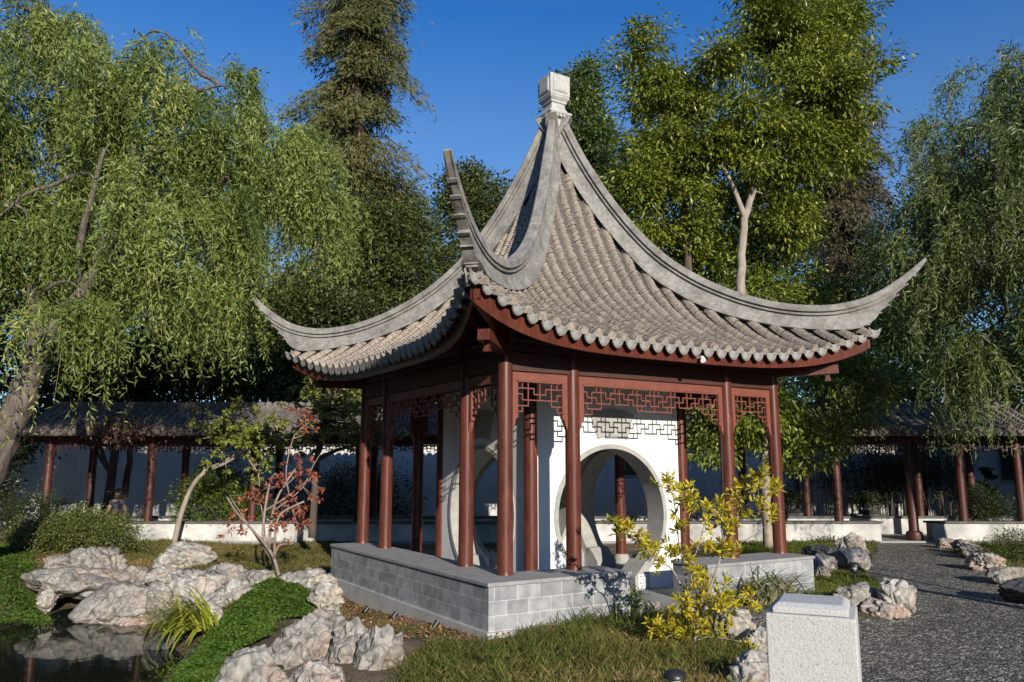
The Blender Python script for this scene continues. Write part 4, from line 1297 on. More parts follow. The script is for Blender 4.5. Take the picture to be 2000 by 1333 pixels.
for dd in (GD + 0.16, GD + 2.37):
    mb = MB(); ob_sd(mb, S0 - 0.25, S1, dd - 0.06, dd + 0.06, 2.0, 2.2); mb.build('tie_beam', M['gal_red'], gal)
    allp = sorted(ss_posts + [sx(1785)])
    for a, b in zip(allp[:-1], allp[1:]):
        a, b = a + 0.115, b - 0.115
        if b - a < 0.5: continue
        mb = MB(); n = max(6, int((b - a) / 0.11)); g = (b - a) / n
        ob_sd(mb, a, b, dd - 0.02, dd + 0.02, 1.955, 1.995)
        for i in range(n + 1):
            lo = 1.66 if i in (0, n) else (1.74 if i < 3 or i > n - 3 else 1.80)
            if i % 3 != 2 or i in (0, n): ob_sd(mb, a + i * g - 0.011, a + i * g + 0.011, dd - 0.014, dd + 0.014, lo, 1.954)
            else: ob_sd(mb, a + i * g - 0.011, a + i * g + 0.011, dd - 0.014, dd + 0.014, 1.88, 1.954)
            if i < n:
                zr = (1.88, 1.80, 1.88, 1.84)[i % 4]
                ob_sd(mb, a + i * g, a + (i + 1) * g, dd - 0.0125, dd + 0.0125, zr - 0.011, zr + 0.011)
        mb.build('lattice_panel', M['gal_red'], gal)
# gallery roof: deck, stepped cover-tile rows, ridge, eave board
groof = bpy.data.objects.new('roof', None); COL.link(groof); groof.parent = gal; groof.location = sd(0, GD + 1.27, RZ) - world_loc(gal)
DM = GD + 1.27
prof_d = [(-1.75, EZ), (-1.1, 2.43), (-0.5, 2.72), (0.0, RZ), (0.5, 2.72), (1.1, 2.43), (1.75, EZ)]
mb = MB(); V = []
for s in (S0 - 0.35, S1):
    for off in (0.0, -0.10):
        for d, z in prof_d: V.append(sd(s, DM + d, z + off))
n = len(prof_d); f = []
for i in range(n - 1):
    f.append((i, i + 1, 2 * n + i + 1, 2 * n + i)); f.append((n + i, 3 * n + i, 3 * n + i + 1, n + i + 1))
f += [(0, 2 * n, 3 * n, n), (n - 1, 2 * n - 1, 4 * n - 1, 3 * n - 1)]
mb.add(V, f); mb.build('roof_deck', M['pan'], groof)
rngg = np.random.default_rng(11)
ct = MB(); ang = np.linspace(0, math.pi, 6)
pd_, pz_ = np.array([q[0] for q in prof_d]), np.array([q[1] for q in prof_d])
for s in np.arange(S0 - 0.3, S1, 0.23):
    for side in (-1,):
        m = 17; tt = np.linspace(0, 1, m + 1); dd = side * tt * 1.78; zz = np.interp(dd, pd_, pz_)
        ring = []
        for i in range(m):
            jx = rngg.normal() * 0.008; jz = abs(rngg.normal()) * 0.008
            for dq, zq, k_ in ((dd[i], zz[i], 0.85), (dd[i + 1], zz[i + 1], 1.1)):
                ring.append([sd(s + jx + math.cos(a) * 0.08 * k_, DM + dq, zq + 0.005 + jz + math.sin(a) * 0.085 * k_) for a in ang])
        V = np.array(ring); c = 6; f = []
        for i in range(len(ring) - 1):
            for j in range(c - 1): f.append((i * c + j, (i + 1) * c + j, (i + 1) * c + j + 1, i * c + j + 1))
        f.append(tuple((len(ring) - 1) * c + j for j in range(c)))
        ct.add(V.reshape(-1, 3), f)
        # hanging drip tongue in the channel beside this row
        pl = [(-0.09, 0.0), (-0.075, -0.08), (0.0, -0.14), (0.075, -0.08), (0.09, 0.0)]
        ct.prism(pl, sd(s + 0.115, DM - 1.785, EZ + 0.045), RT, (0, 0, 1), FH * 0.02)
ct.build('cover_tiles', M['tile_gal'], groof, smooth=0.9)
mb = MB(); ob_sd(mb, S0 - 0.3, S1, DM - 0.09, DM + 0.09, RZ - 0.02, RZ + 0.10)
for s in np.arange(S0 - 0.2, S1, 0.23):
    mb.tube([sd(s, DM - 0.1, RZ + 0.12), sd(s, DM + 0.1, RZ + 0.12)], 0.095, 8)
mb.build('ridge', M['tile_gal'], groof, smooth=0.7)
mb = MB(); ob_sd(mb, S0 - 0.33, S1, DM - 1.73, DM - 1.69, EZ - 0.11, EZ - 0.012); mb.build('eave_board', M['gal_red'], groof)

WD = 26.2
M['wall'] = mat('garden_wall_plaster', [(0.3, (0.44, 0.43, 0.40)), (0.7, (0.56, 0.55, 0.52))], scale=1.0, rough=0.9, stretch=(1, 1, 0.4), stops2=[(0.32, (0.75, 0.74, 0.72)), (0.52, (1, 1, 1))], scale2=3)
gw = thing('garden_wall', 'high white plaster wall shaded by trees behind the gallery', 'wall', sd(0, WD, -0.6))
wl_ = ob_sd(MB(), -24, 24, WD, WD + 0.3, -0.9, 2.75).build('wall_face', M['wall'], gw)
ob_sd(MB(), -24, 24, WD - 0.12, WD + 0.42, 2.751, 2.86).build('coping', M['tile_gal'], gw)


def wall_window(px, py, w, h, nx, ny):
    s = float((spot(px, py, WD) - CAM).dot(RT)); z = spot(px, py, WD)[2]
    mb = MB(); d0 = WD - 0.03
    for a, b, c, e in ((s - w / 2 - 0.06, s + w / 2 + 0.06, z + h / 2, z + h / 2 + 0.06), (s - w / 2 - 0.06, s + w / 2 + 0.06, z - h / 2 - 0.06, z - h / 2),
                       (s - w / 2 - 0.06, s - w / 2, z - h / 2, z + h / 2), (s + w / 2, s + w / 2 + 0.06, z - h / 2, z + h / 2)):
        ob_sd(mb, a, b, d0, WD - 0.002, c, e)
    fr = mb.build('lattice_window', M['coping'], gw)
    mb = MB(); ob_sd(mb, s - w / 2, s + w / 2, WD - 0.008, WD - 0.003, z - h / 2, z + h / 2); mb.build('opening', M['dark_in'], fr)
    mb = MB(); r = np.random.default_rng(int(px))
    for i in range(1, nx):
        a = r.uniform(0, 0.35); b = r.uniform(0.65, 1)
        ob_sd(mb, s - w / 2 + i * w / nx - 0.013, s - w / 2 + i * w / nx + 0.013, WD - 0.022, WD - 0.009, z - h / 2 + a * h, z - h / 2 + b * h)
    for j in range(1, ny):
        a = r.uniform(0, 0.35); b = r.uniform(0.65, 1)
        ob_sd(mb, s - w / 2 + a * w, s - w / 2 + b * w, WD - 0.0215, WD - 0.0095, z - h / 2 + j * h / ny - 0.013, z - h / 2 + j * h / ny + 0.013)
    mb.build('tracery', M['gal_red'], fr)


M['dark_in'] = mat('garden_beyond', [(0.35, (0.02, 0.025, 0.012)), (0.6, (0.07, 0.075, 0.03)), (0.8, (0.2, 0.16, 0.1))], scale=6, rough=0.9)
wall_window(1975, 908, 0.75, 1.0, 6, 7)
wall_window(1238, 906, 0.75, 0.75, 6, 6)
wall_window(1742, 915, 0.75, 0.75, 6, 6)

# ------------------------------------------------------------------ stone post of the bridge in the foreground
pc = spot(1590, 1250, 2.95); pw = 0.292
pn = unit(np.array([pc[0] - CAM[0], pc[1] - CAM[1], 0.0])); ptx = np.array([pn[1], -pn[0], 0.0])
a_ = math.radians(4.0); pn2 = pn * math.cos(a_) + ptx * math.sin(a_); ptx2 = ptx * math.cos(a_) - pn * math.sin(a_)
ztop = spot(1590, 1205, 2.95 - 0.145)[2]
post = thing('stone_post', 'squat speckled granite post with chamfered top at the edge of the pebble path', 'post', (pc[0], pc[1], -0.6))
b0 = np.array([pc[0], pc[1], 0.0])
mb = MB(); hw = pw / 2
mb.obox(b0 + ZZ * ((ztop - 0.6) / 2), ptx2 * hw, pn2 * hw, ZZ * (ztop + 0.6) / 2)
o = mb.build('shaft', M['granite'], post); bv = o.modifiers.new('bevel', 'BEVEL'); bv.width = 0.006; bv.segments = 2
mb = MB()
v = []
for hx, hy, z in ((hw - 0.022, hw - 0.015, ztop + 0.0005), (hw - 0.022, hw - 0.015, ztop + 0.020), (hw - 0.04, hw - 0.04, ztop + 0.036)):
    v += [b0 + ptx2 * (a * hx) + pn2 * (b * hy) + ZZ * z for a, b in ((-1, -1), (1, -1), (1, 1), (-1, 1))]
f = [(i * 4 + j, i * 4 + (j + 1) % 4, (i + 1) * 4 + (j + 1) % 4, (i + 1) * 4 + j) for i in range(2) for j in range(4)] + [(3, 2, 1, 0), (8, 9, 10, 11)]
mb.add(v, f)
o = mb.build('post_cap', M['granite'], post); bv = o.modifiers.new('bevel', 'BEVEL'); bv.width = 0.005; bv.segments = 3

# ------------------------------------------------------------------ rocks
ROCK_LABELS = []


def rock(label, c, size, seed, m='rock', rot=0.0, rough=0.32, sub=5, group='weathered limestone rocks', ridged=0.5, flat=0.0, freq=1.0):
    """weathered garden rock: displaced sphere with ridges, hollows and pits, its foot sunk in the ground"""
    import bmesh
    bm = bmesh.new(); bmesh.ops.create_icosphere(bm, subdivisions=sub, radius=1.0)
    off = Vector((seed * 7.13, seed * 3.7, seed * 1.9))
    sz = np.array(size) * 1.05; cr, sr = math.cos(rot), math.sin(rot)
    rq = np.random.default_rng(seed * 13 + 5); PN = unit(rq.normal(size=(17, 3)) + np.array([0, 0, 0.15])); PD = rq.uniform(0.66, 0.98, 17)
    co = np.array([v.co for v in bm.verts]); dt = co @ PN.T
    RP = np.minimum(np.where(dt > 0.05, PD / np.maximum(dt, 0.05), 9).min(1), 1.12)
    V = np.empty((len(bm.verts), 3))
    for i, v in enumerate(bm.verts):
        p = v.co
        q = Vector((p.x * sz[0], p.y * sz[1], p.z * sz[2])) / max(sz) * 1.15 * freq
        n1 = mnoise.noise(q * 1.05 + off)
        w = Vector((mnoise.noise(q * 1.3 + off), mnoise.noise(q * 1.3 + off * 1.3), mnoise.noise(q * 1.3 - off))) * 0.8
        qf = Vector(((q.x + 0.6 * q.z) * 1.3, (q.y - 0.4 * q.z) * 1.3, q.z * 0.6)) + w * 0.8
        n2 = 1 - abs(mnoise.noise(qf + off * 1.7)) * 2
        n3 = mnoise.noise((q + w * 0.5) * 3.4 + off)
        n4 = mnoise.noise(q * 9 + off)
        cell = mnoise.voronoi(q * 0.75 + w * 0.9 + off)[0]
        crease = min(1.0, (cell[1] - cell[0]) * 4.5)
        pit = max(0.0, mnoise.noise((q + w * 0.4) * 2.6 - off * 0.7) - 0.32)
        plane = mnoise.voronoi(q * 1.1 - off)[0][0]
        n5 = 1 - abs(mnoise.noise((q + w * 0.6) * 3.0 - off * 1.1)) * 2
        r = RP[i] + rough * (0.42 * n1 + ridged * 0.66 * (n2 - 0.5) + 0.12 * n3 + 0.24 * (n5 - 0.5) + 0.07 * n4 - 0.30 * (plane - 0.4)) - 0.17 * (1 - crease) ** 2 - 0.5 * pit
        pz = p.z * r
        if flat: pz = math.copysign(abs(pz) ** (1 + flat), pz) if abs(pz) < 1 else pz
        V[i] = (p.x * r * sz[0], p.y * r * sz[1], pz * sz[2])
    V = np.stack([V[:, 0] * cr - V[:, 1] * sr, V[:, 0] * sr + V[:, 1] * cr, V[:, 2]], 1)
    f = [tuple(v.index for v in fc.verts) for fc in bm.faces]
    bm.free()
    me = bpy.data.meshes.new('rock'); me.from_pydata(V.tolist(), [], f)
    me.polygons.foreach_set("use_smooth", [True] * len(f)); me.materials.append(M[m])
    o = bpy.data.objects.new('rock', me); COL.link(o); o.location = c
    return tag(o, label, 'rock', group)


def rock_px(label, x0, y0, x1, y1, zb, seed, m='rock', depth=0.8, rot=0.0, sink=0.25, **k):
    """rock filling the photo box x0..x1, y0..y1 with its visible foot on height zb"""
    xm = (x0 + x1) / 2
    foot = gp(xm, y1, zb); d = fwd(foot)
    w = (x1 - x0) * d / FPX / 2 * 1.05; y0 = y0 - (y1 - y0) * 0.03
    dp = w * depth
    c = spot(xm, (y0 + y1) / 2, d + dp * 0.75)
    d2 = d + dp * 0.75
    ztop = spot(xm, y0, d2)[2]
    h = (ztop - zb) * (1 + sink)
    cz = ztop - h / 2
    sc = d2 / d
    return rock(label, (c[0], c[1], cz), (w * sc * 1.0, dp, h / 2 * 1.02), seed, m, YAW - math.pi / 2 + rot, **k)


GS = 'rocks along the pond shore'
GF = 'rocks in the grass in front of the pavilion'
GP = 'rocks edging the pebble path'
# pond shore
rock_px('tall humped grey rock behind the overhang, in front of the olive azalea bush', 138, 1066, 243, 1135, -0.72, 1, 'rock', 1.0, group=GS)
rock_px('flat rock slab tapering left from the tall humped rock', 96, 1080, 190, 1118, -0.70, 43, 'rock', 1.0, group=GS, rough=0.25)
rock_px('overhanging rock shelf littered with red leaves above the dark hollow', 52, 1105, 232, 1172, -0.92, 2, 'rock', 0.8, group=GS, sink=0.0, rough=0.26)
rock_px('pale prop stone under the left end of the overhanging shelf', 76, 1150, 112, 1190, -1.05, 36, 'rock_pale', 0.9, group=GS)
rock_px('broad rock sloping down to the water right of the dark hollow', 162, 1140, 330, 1222, -1.17, 3, 'rock', 0.75, group=GS, rough=0.28)
rock_px('low pointed rock tip touching the pond water', 150, 1186, 262, 1224, -1.18, 4, 'rock', 0.8, group=GS, rough=0.2)
rock_px('pinkish flat stone at the waterline beside the lime strap plant', 215, 1196, 300, 1226, -1.18, 44, 'rock_warm', 0.8, group=GS, rough=0.22)
rock_px('small knobbly rock right of the tall humped rock', 232, 1100, 292, 1150, -0.82, 5, 'rock', 0.9, group=GS)
rock_px('lone peaked rock standing in the lawn behind the shore', 306, 1064, 410, 1112, -0.62, 6, 'rock_pale', 0.8, group=GS, rough=0.25)
rock_px('smooth oval rock lying below the lone peaked rock', 284, 1103, 352, 1142, -0.75, 7, 'rock_pale', 0.9, group=GS, rough=0.2)
rock_px('upright split block behind the lime strap plant', 316, 1106, 425, 1196, -1.0, 8, 'rock_pale', 0.8, group=GS)
rock_px('row of rounded lumps left of the red maple foot', 398, 1104, 480, 1165, -0.82, 9, 'rock', 0.9, group=GS, rough=0.36)
rock_px('rounded rock touching the red maple stems', 462, 1112, 548, 1165, -0.80, 10, 'rock', 0.9, group=GS, rough=0.3)
rock_px('bright flat rock right of the red maple stems', 552, 1108, 660, 1166, -0.78, 11, 'rock_pale', 0.8, group=GS, rough=0.24)
rock_px('bright stone cropping out beside the corner of the grey plinth', 610, 1140, 668, 1192, -0.80, 12, 'rock_pale', 0.9, group=GS)
rock_px('small white flat stone below the bright stone', 622, 1190, 668, 1212, -0.85, 45, 'rock_pale', 0.9, group=GS, rough=0.2)
rock_px('small square pale stone between the lime strap plant and the creeper', 378, 1186, 432, 1230, -1.02, 13, 'rock_pale', 0.9, group=GS)
rock_px('dark wet stones under the lime strap plant', 292, 1236, 350, 1276, -1.2, 14, 'rock_dark', 0.9, group=GS)
rock_px('grey lump filling the gap between the split block and the sloping rock', 288, 1140, 345, 1205, -1.0, 61, 'rock', 0.9, group=GS)
rock_px('low pale rock behind the small square stone and above the creeper', 405, 1140, 500, 1200, -0.92, 62, 'rock_pale', 0.9, group=GS)
rock_px('flat grey rock between the red maple foot and the creeper top', 470, 1145, 560, 1182, -0.86, 63, 'rock', 0.8, group=GS, rough=0.24)
# front of the pavilion
rock_px('big smooth rounded rock at the bottom edge by the creeper', 425, 1262, 562, 1420, -0.95, 15, 'rock', 0.9, group=GF, rough=0.22, sink=0.1, sub=6)
rock_px('large furrowed rock above the big smooth rounded rock', 520, 1208, 672, 1330, -0.85, 16, 'rock', 0.8, group=GF, rough=0.36, sub=6)
rock_px('flat cracked rock at the bottom between the smooth rock and the fluted rocks', 552, 1280, 690, 1420, -0.92, 37, 'rock_warm', 0.8, group=GF, rough=0.28, sub=6)
rock_px('upright fluted rock split by a dark cleft', 645, 1210, 728, 1330, -0.80, 17, 'rock', 0.9, group=GF, rough=0.36, sub=6)
rock_px('fluted grey rock at the right end of the front rock group', 692, 1226, 794, 1350, -0.80, 18, 'rock', 0.8, group=GF, rough=0.36, sub=6)
rock_px('white flat stone by the pavilion step', 1222, 1178, 1302, 1212, -0.62, 19, 'rock_pale', 0.8, group=GF, rough=0.22)
rock_px('pale lump of stone right of the yellow shrub foot', 1385, 1188, 1480, 1262, -0.62, 20, 'rock_pale', 0.8, group=GF)
rock_px('white pitted stone beside the left foot of the granite post', 1418, 1268, 1520, 1360, -0.62, 21, 'rock_pale', 0.8, group=GF)
rock_px('small pale stone between the pitted stone and the granite post', 1452, 1226, 1510, 1280, -0.62, 46, 'rock_pale', 0.9, group=GF)
rock_px('smooth grey rock in front of the green strap plant', 1452, 1138, 1562, 1196, -0.60, 22, 'rock', 0.8, group=GF, rough=0.2)
# along the path
rock_px('grey rock at the right end of the low block parapet', 1568, 1062, 1650, 1105, -0.58, 23, 'rock', 0.8, group=GP)
rock_px('pale rock beside the black path lamp, nearest the block parapet', 1590, 1082, 1632, 1118, -0.58, 24, 'rock_pale', 0.8, group=GP)
rock_px('small rock at the parapet corner low in the grass', 1590, 1104, 1622, 1132, -0.58, 38, 'rock', 0.8, group=GP)
rock_px('dark topped rock under the spiky plant before the gallery wall', 1626, 1044, 1690, 1082, -0.58, 25, 'rock', 0.8, group=GP)
rock_px('jagged pale rock at the left edge of the path behind the path lamp', 1640, 1068, 1706, 1114, -0.58, 26, 'rock_pale', 0.8, group=GP)
rock_px('holed grey rock in front of the path lamp', 1628, 1142, 1712, 1206, -0.60, 27, 'rock', 0.8, group=GP, rough=0.36)
rock_px('long white fissured rock jutting into the path', 1706, 1132, 1790, 1212, -0.60, 28, 'rock_pale', 0.75, group=GP, rough=0.36)
rock_px('pink stained rock below the holed grey rock', 1690, 1172, 1768, 1214, -0.60, 29, 'rock_warm', 0.7, group=GP)
rock_px('small square tan rock by the end of the low gallery wall', 1830, 1052, 1862, 1072, -0.58, 30, 'rock_warm', 0.9, group=GP)
rock_px('low dark rock on the right path edge near the gallery', 1862, 1055, 1908, 1082, -0.58, 31, 'rock', 0.9, group=GP)
rock_px('tan footed rock in the middle of the right path edge', 1876, 1066, 1926, 1092, -0.58, 32, 'rock_warm', 0.9, group=GP)
rock_px('brownish lumpy rock on the right path edge', 1898, 1076, 1958, 1116, -0.58, 33, 'rock_warm', 0.9, group=GP)
rock_px('largest grey rock on the right path edge', 1928, 1104, 1996, 1142, -0.58, 34, 'rock', 0.9, group=GP)
rock_px('dark shaded boulder cut by the right edge of the picture', 1966, 1136, 2080, 1184, -0.58, 35, 'rock_dark', 0.8, group=GP, rough=0.15)

# ------------------------------------------------------------------ small lamps
def path_lamp(label, p, h=0.42):
    r = thing('path_lamp', label, 'lamp', p, 'black mushroom path lamps')
    p = np.asarray(p)
    s = MB().tube([p - ZZ * 0.05, p + ZZ * (h - 0.16)], 0.014, 8).build('stake', M['black'], r, smooth=0.7)
    MB().lathe([(0.03, h - 0.17), (0.06, h - 0.15), (0.065, h - 0.14), (0.055, h - 0.13), (0.05, h - 0.10)], 16, p).build('lamp_base', M['black'], r, smooth=0.7)
    MB().lathe([(0.042, h - 0.10), (0.045, h - 0.06)], 16, p).build('lens', M['lens'], r, smooth=0.7)
    MB().lathe([(0.088, h - 0.058), (0.09, h - 0.05), (0.075, h - 0.02), (0.04, h), (0.012, h + 0.006)], 18, p).build('lamp_shade', M['black'], r, smooth=0.7)


path_lamp('black path lamp standing among rocks at the left edge of the path', gp(1671, 1152, -0.60))
p = spot(1318, 1330, 6.2); path_lamp('black path lamp in the long grass under the yellow shrub', (p[0], p[1], gz(p)), 0.42)
for i, (px, py) in enumerate(((708, 1186), (767, 1208), (858, 1240))):
    p = gp(px, py, -0.72); p[0] = -3.22; p[2] = gz(p)
    lb = ['small black ground spotlight nearest the far end of the grey plinth', 'small black ground spotlight in the middle of the grey plinth', 'small black ground spotlight nearest the plinth corner'][i]
    r = thing('ground_spotlight', lb, 'spotlight', p, 'ground spotlights along the plinth')
    MB().tube([p - ZZ * 0.05, p + ZZ * 0.05], 0.012, 6).build('stake', M['black'], r)
    MB().tube([p + (-0.03, 0, 0.03), p + (0.03, 0, 0.10)], [0.03, 0.036], 10).build('lamp_head', M['black'], r, smooth=0.7)

# ------------------------------------------------------------------ ground plants: grass, creeper, litter
def scatter(poly_px, z, n, rng, world_poly=None):
    P = np.array([gp(px, py, z)[:2] for px, py in poly_px]) if world_poly is None else np.asarray(world_poly)
    lo, hi = P.min(0), P.max(0); out = []
    tot = 0
    while tot < n:
        q = rng.uniform(lo, hi, (n * 2, 2)); q = q[in_poly(q[:, 0], q[:, 1], P)]
        out.append(q); tot += len(q)
    q = np.concatenate(out)[:n]
    return np.concatenate([q, ground_z(q[:, 0], q[:, 1])[:, None]], 1)


def outside_stage(p):
    return ~((p[:, 0] > -3.07) & (p[:, 0] < 2.70) & (p[:, 1] > -3.07) & (p[:, 1] < 2.7))


def grass(name, label, poly, z, n, L, W, m, seed, tuft=10, lean=0.7, clear_path=True):
    rng = np.random.default_rng(seed)
    c = scatter(poly, z, max(1, n // tuft), rng)
    c = c[outside_stage(c)]
    if clear_path: c = c[~in_poly(c[:, 0], c[:, 1], path_poly) | (rng.random(len(c)) < 0.015)]
    c = c[~in_poly(c[:, 0], c[:, 1], pond_poly)]
    k = len(c)
    hd = rng.uniform(0, 6.28, k)
    patch = 0.5 + 0.5 * np.sin(c[:, 0] * 1.7 + 1.3 * np.sin(c[:, 1] * 1.1)) * np.cos(c[:, 1] * 1.9 + c[:, 0] * 0.6)
    ci = np.repeat(np.arange(k), tuft); nn = len(ci)
    base = c[ci] + rng.normal(size=(nn, 3)) * np.array([0.05, 0.05, 0.0]); base[:, 2] -= 0.01
    th = hd[ci] + rng.normal(size=nn) * 1.3
    le = np.abs(rng.normal(size=nn)) * lean
    ax = np.stack([np.cos(th) * le, np.sin(th) * le, np.ones(nn)], 1)
    ax = unit(ax)
    Ls = L * rng.uniform(0.5, 1.25, nn) * (0.75 + 0.5 * rng.random(k))[ci]
    rnd = np.clip(rng.beta(2, 2.6, nn) * 0.8 + patch[ci] ** 1.5 * 0.5 - 0.08, 0, 1)
    side = np.cross(ax, ZZ) + rng.normal(size=(nn, 3)) * 0.3
    # lower half and arching tip as two blades end to end
    a2 = unit(ax + np.stack([np.cos(th), np.sin(th), np.zeros(nn)], 1) * (0.3 + le)[:, None] - ZZ * 0.25)
    tip = base + ax * (Ls * 0.5)[:, None]
    B = np.concatenate([base, tip]); A_ = np.concatenate([ax, a2]); LL = np.concatenate([Ls * 0.62, Ls * 0.55])
    o = leaf_obj(name, m, B, A_, LL, W, np.concatenate([rnd, rnd]), None, rng, droop=0.0, fold=0.05, side=np.concatenate([side, side]))
    return tag(o, label, 'grass', kind='stuff')


grass('long_grass', 'long unmown olive and straw coloured grass before the pavilion', ((770, 1420), (790, 1300), (845, 1258), (930, 1262), (1000, 1258), (1030, 1240), (1100, 1216), (1235, 1186), (1300, 1205), (1395, 1225), (1440, 1268), (1500, 1330), (1560, 1450), (1200, 1520)),
      -0.6, 66000, 0.145, 0.0075, M['grass'], 21, lean=0.95)
grass('tall_grass', 'scattered tall dark green blades standing above the long grass', ((780, 1420), (800, 1310), (900, 1275), (1060, 1258), (1120, 1225), (1235, 1195), (1390, 1235), (1440, 1280), (1480, 1420), (1200, 1520)), -0.6, 3200, 0.24, 0.009, M['grass_green'], 27, tuft=16, lean=0.6)
grass('short_lawn', 'patchy brown and green lawn between the shore rocks and the gallery', ((-100, 1085), (60, 1055), (250, 1042), (650, 1050), (660, 1120), (560, 1112), (400, 1112), (300, 1118), (230, 1110), (120, 1105), (0, 1110)),
      -0.6, 75000, 0.10, 0.010, M['grass_dry'], 22)
grass('short_lawn', 'dry strip of grass and soil along the grey plinth', ((600, 1150), (670, 1140), (800, 1212), (930, 1250), (850, 1262), (760, 1232), (650, 1205)), -0.66, 2600, 0.09, 0.007, M['grass_dry'], 23)
grass('short_lawn', 'bright green turf between the path rocks and the block parapet', ((1560, 1140), (1640, 1120), (1700, 1130), (1770, 1196), (1690, 1200), (1600, 1175), (1450, 1160)), -0.6, 26000, 0.10, 0.009, M['grass_green'], 24)
grass('short_lawn', 'shaded green turf before the low gallery wall right of the pavilion', ((1420, 1056), (1720, 1056), (1690, 1085), (1620, 1110), (1400, 1100)), -0.6, 30000, 0.11, 0.011, M['grass_green'], 25)
grass('short_lawn', 'green verge right of the path', ((1815, 1054), (2250, 1050), (2450, 1200), (2060, 1176), (1960, 1128), (1890, 1092)), -0.6, 26000, 0.12, 0.011, M['grass_green'], 26)


def creeper(name, label, poly, z, n, seed, thick=0.12, L=0.042):
    rng = np.random.default_rng(seed)
    c = scatter(poly, z, n, rng)
    stray = rng.random(len(c)) < 0.12; c[stray, :2] += rng.normal(size=(stray.sum(), 2)) * 0.16; c[:, 2] = ground_z(c[:, 0], c[:, 1])
    keep = ~in_poly(c[:, 0], c[:, 1], pond_poly) | (poly_dist(c[:, 0], c[:, 1], pond_poly) < 0.16)
    c = c[keep]; k = len(c)
    P = np.array([gp(px, py, z)[:2] for px, py in poly])
    edge = sstep(poly_dist(c[:, 0], c[:, 1], P) / 0.45) * in_poly(c[:, 0], c[:, 1], P)
    bump = 0.5 + 0.5 * np.sin(c[:, 0] * 6.1 + np.sin(c[:, 1] * 4.7) * 1.4) * np.sin(c[:, 1] * 5.3 + c[:, 0] * 2.2)
    top = thick * (0.35 + 0.65 * edge) * (0.55 + 0.6 * bump)
    c[:, 2] = np.maximum(c[:, 2], WATER_Z) + 0.01 + top * (0.45 + 0.55 * rng.random(k) ** 0.5)
    ax = rng.normal(size=(k, 3)); ax[:, 2] = np.abs(ax[:, 2]) * 0.35 - 0.05
    side = np.cross(ax, ZZ) + rng.normal(size=(k, 3)) * 0.45
    rnd = np.clip(rng.beta(2, 2.5, k) * 0.7 + bump * 0.3, 0, 1)
    o = leaf_obj(name, M['l_cover'], c, ax, L * rng.uniform(0.6, 1.25, k), L * 0.62 * rng.uniform(0.7, 1.2, k), rnd, None, rng, side=side)
    return tag(o, label, 'ground cover', kind='stuff')


creeper('ground_cover', 'dense bright green creeper on the bank left of the dark hollow', ((-260, 1230), (-200, 1090), (0, 1104), (70, 1098), (110, 1096), (60, 1120), (70, 1160), (110, 1190), (138, 1208), (60, 1232), (0, 1232)), -0.9, 46000, 31, 0.14, 0.05)
creeper('ground_cover', 'dense bright green creeper mounded between the strap plant and the front rocks', ((240, 1400), (300, 1335), (335, 1288), (385, 1240), (440, 1190), (520, 1160), (590, 1152), (640, 1180), (628, 1206), (545, 1208), (525, 1250), (440, 1275), (425, 1340), (380, 1430)), -0.85, 60000, 32, 0.26, 0.044)

rng = np.random.default_rng(41)
def litter(label, poly, z, n, L, seed, lift=0.012):
    rng = np.random.default_rng(seed)
    c = scatter(poly, z, n, rng); c = c[outside_stage(c)]; c[:, 2] += lift + rng.random(len(c)) * 0.02; k = len(c)
    ax = rng.normal(size=(k, 3)); ax[:, 2] *= 0.25
    o = leaf_obj('leaf_litter', M['litter'], c, ax, L * rng.uniform(0.6, 1.3, k), L * 0.6, rng.random(k), None, rng, side=np.cross(ax, ZZ) + rng.normal(size=(k, 3)) * 0.2)
    tag(o, label, 'leaf litter', kind='stuff')


litter('tan fallen leaves on the bare soil beside the grey plinth', ((600, 1150), (680, 1145), (960, 1262), (850, 1270), (760, 1236), (640, 1212)), -0.66, 1800, 0.05, 42)
litter('brown fallen leaves under the azalea bush at the left edge', ((-60, 1110), (-20, 1070), (110, 1075), (120, 1108), (30, 1112)), -0.62, 1500, 0.06, 43)
litter('straw coloured fallen leaves caught in the long grass', ((860, 1400), (900, 1260), (1100, 1220), (1380, 1240), (1480, 1360), (1100, 1480)), -0.6, 1600, 0.05, 44, 0.05)


def rock_litter(label, x0, x1, y0, y1, n, seed, L=0.055):
    """fallen leaves lying on whatever rock surface is under them"""
    dg = bpy.context.evaluated_depsgraph_get()
    rng = np.random.default_rng(seed); P = []
    for i in range(n * 3):
        px = rng.uniform(x0, x1); py = rng.uniform(y0, y1)
        g = spot(px, py, fwd(gp(px, py, -0.8)))
        hit, loc, nor, ix, ob, mt = scene.ray_cast(dg, Vector((g[0], g[1], 0.6)), Vector((0, 0, -1)))
        if hit and ob.name.startswith('rock') and nor.z > 0.75: P.append((loc.x, loc.y, loc.z + 0.012, nor.x, nor.y, nor.z))
        if len(P) >= n: break
    if not P: return
    P = np.array(P); k = len(P); nor = P[:, 3:]
    ax = rng.normal(size=(k, 3)); ax = unit(ax - nor * (ax * nor).sum(1, keepdims=True)) + rng.normal(size=(k, 3)) * 0.12
    o = leaf_obj('leaf_litter', M['litter'], P[:, :3], ax, L * rng.uniform(0.6, 1.3, k), L * 0.55, rng.random(k), None, rng, side=np.cross(ax, nor))
    tag(o, label, 'leaf litter', kind='stuff')


bpy.context.view_layer.update()
rock_litter('red brown fallen leaves lying on the overhanging rock shelf', 75, 200, 1085, 1140, 420, 51, 0.07)
rock_litter('red brown fallen leaves in the hollows of the shore rocks', 170, 430, 1110, 1215, 260, 52, 0.06)

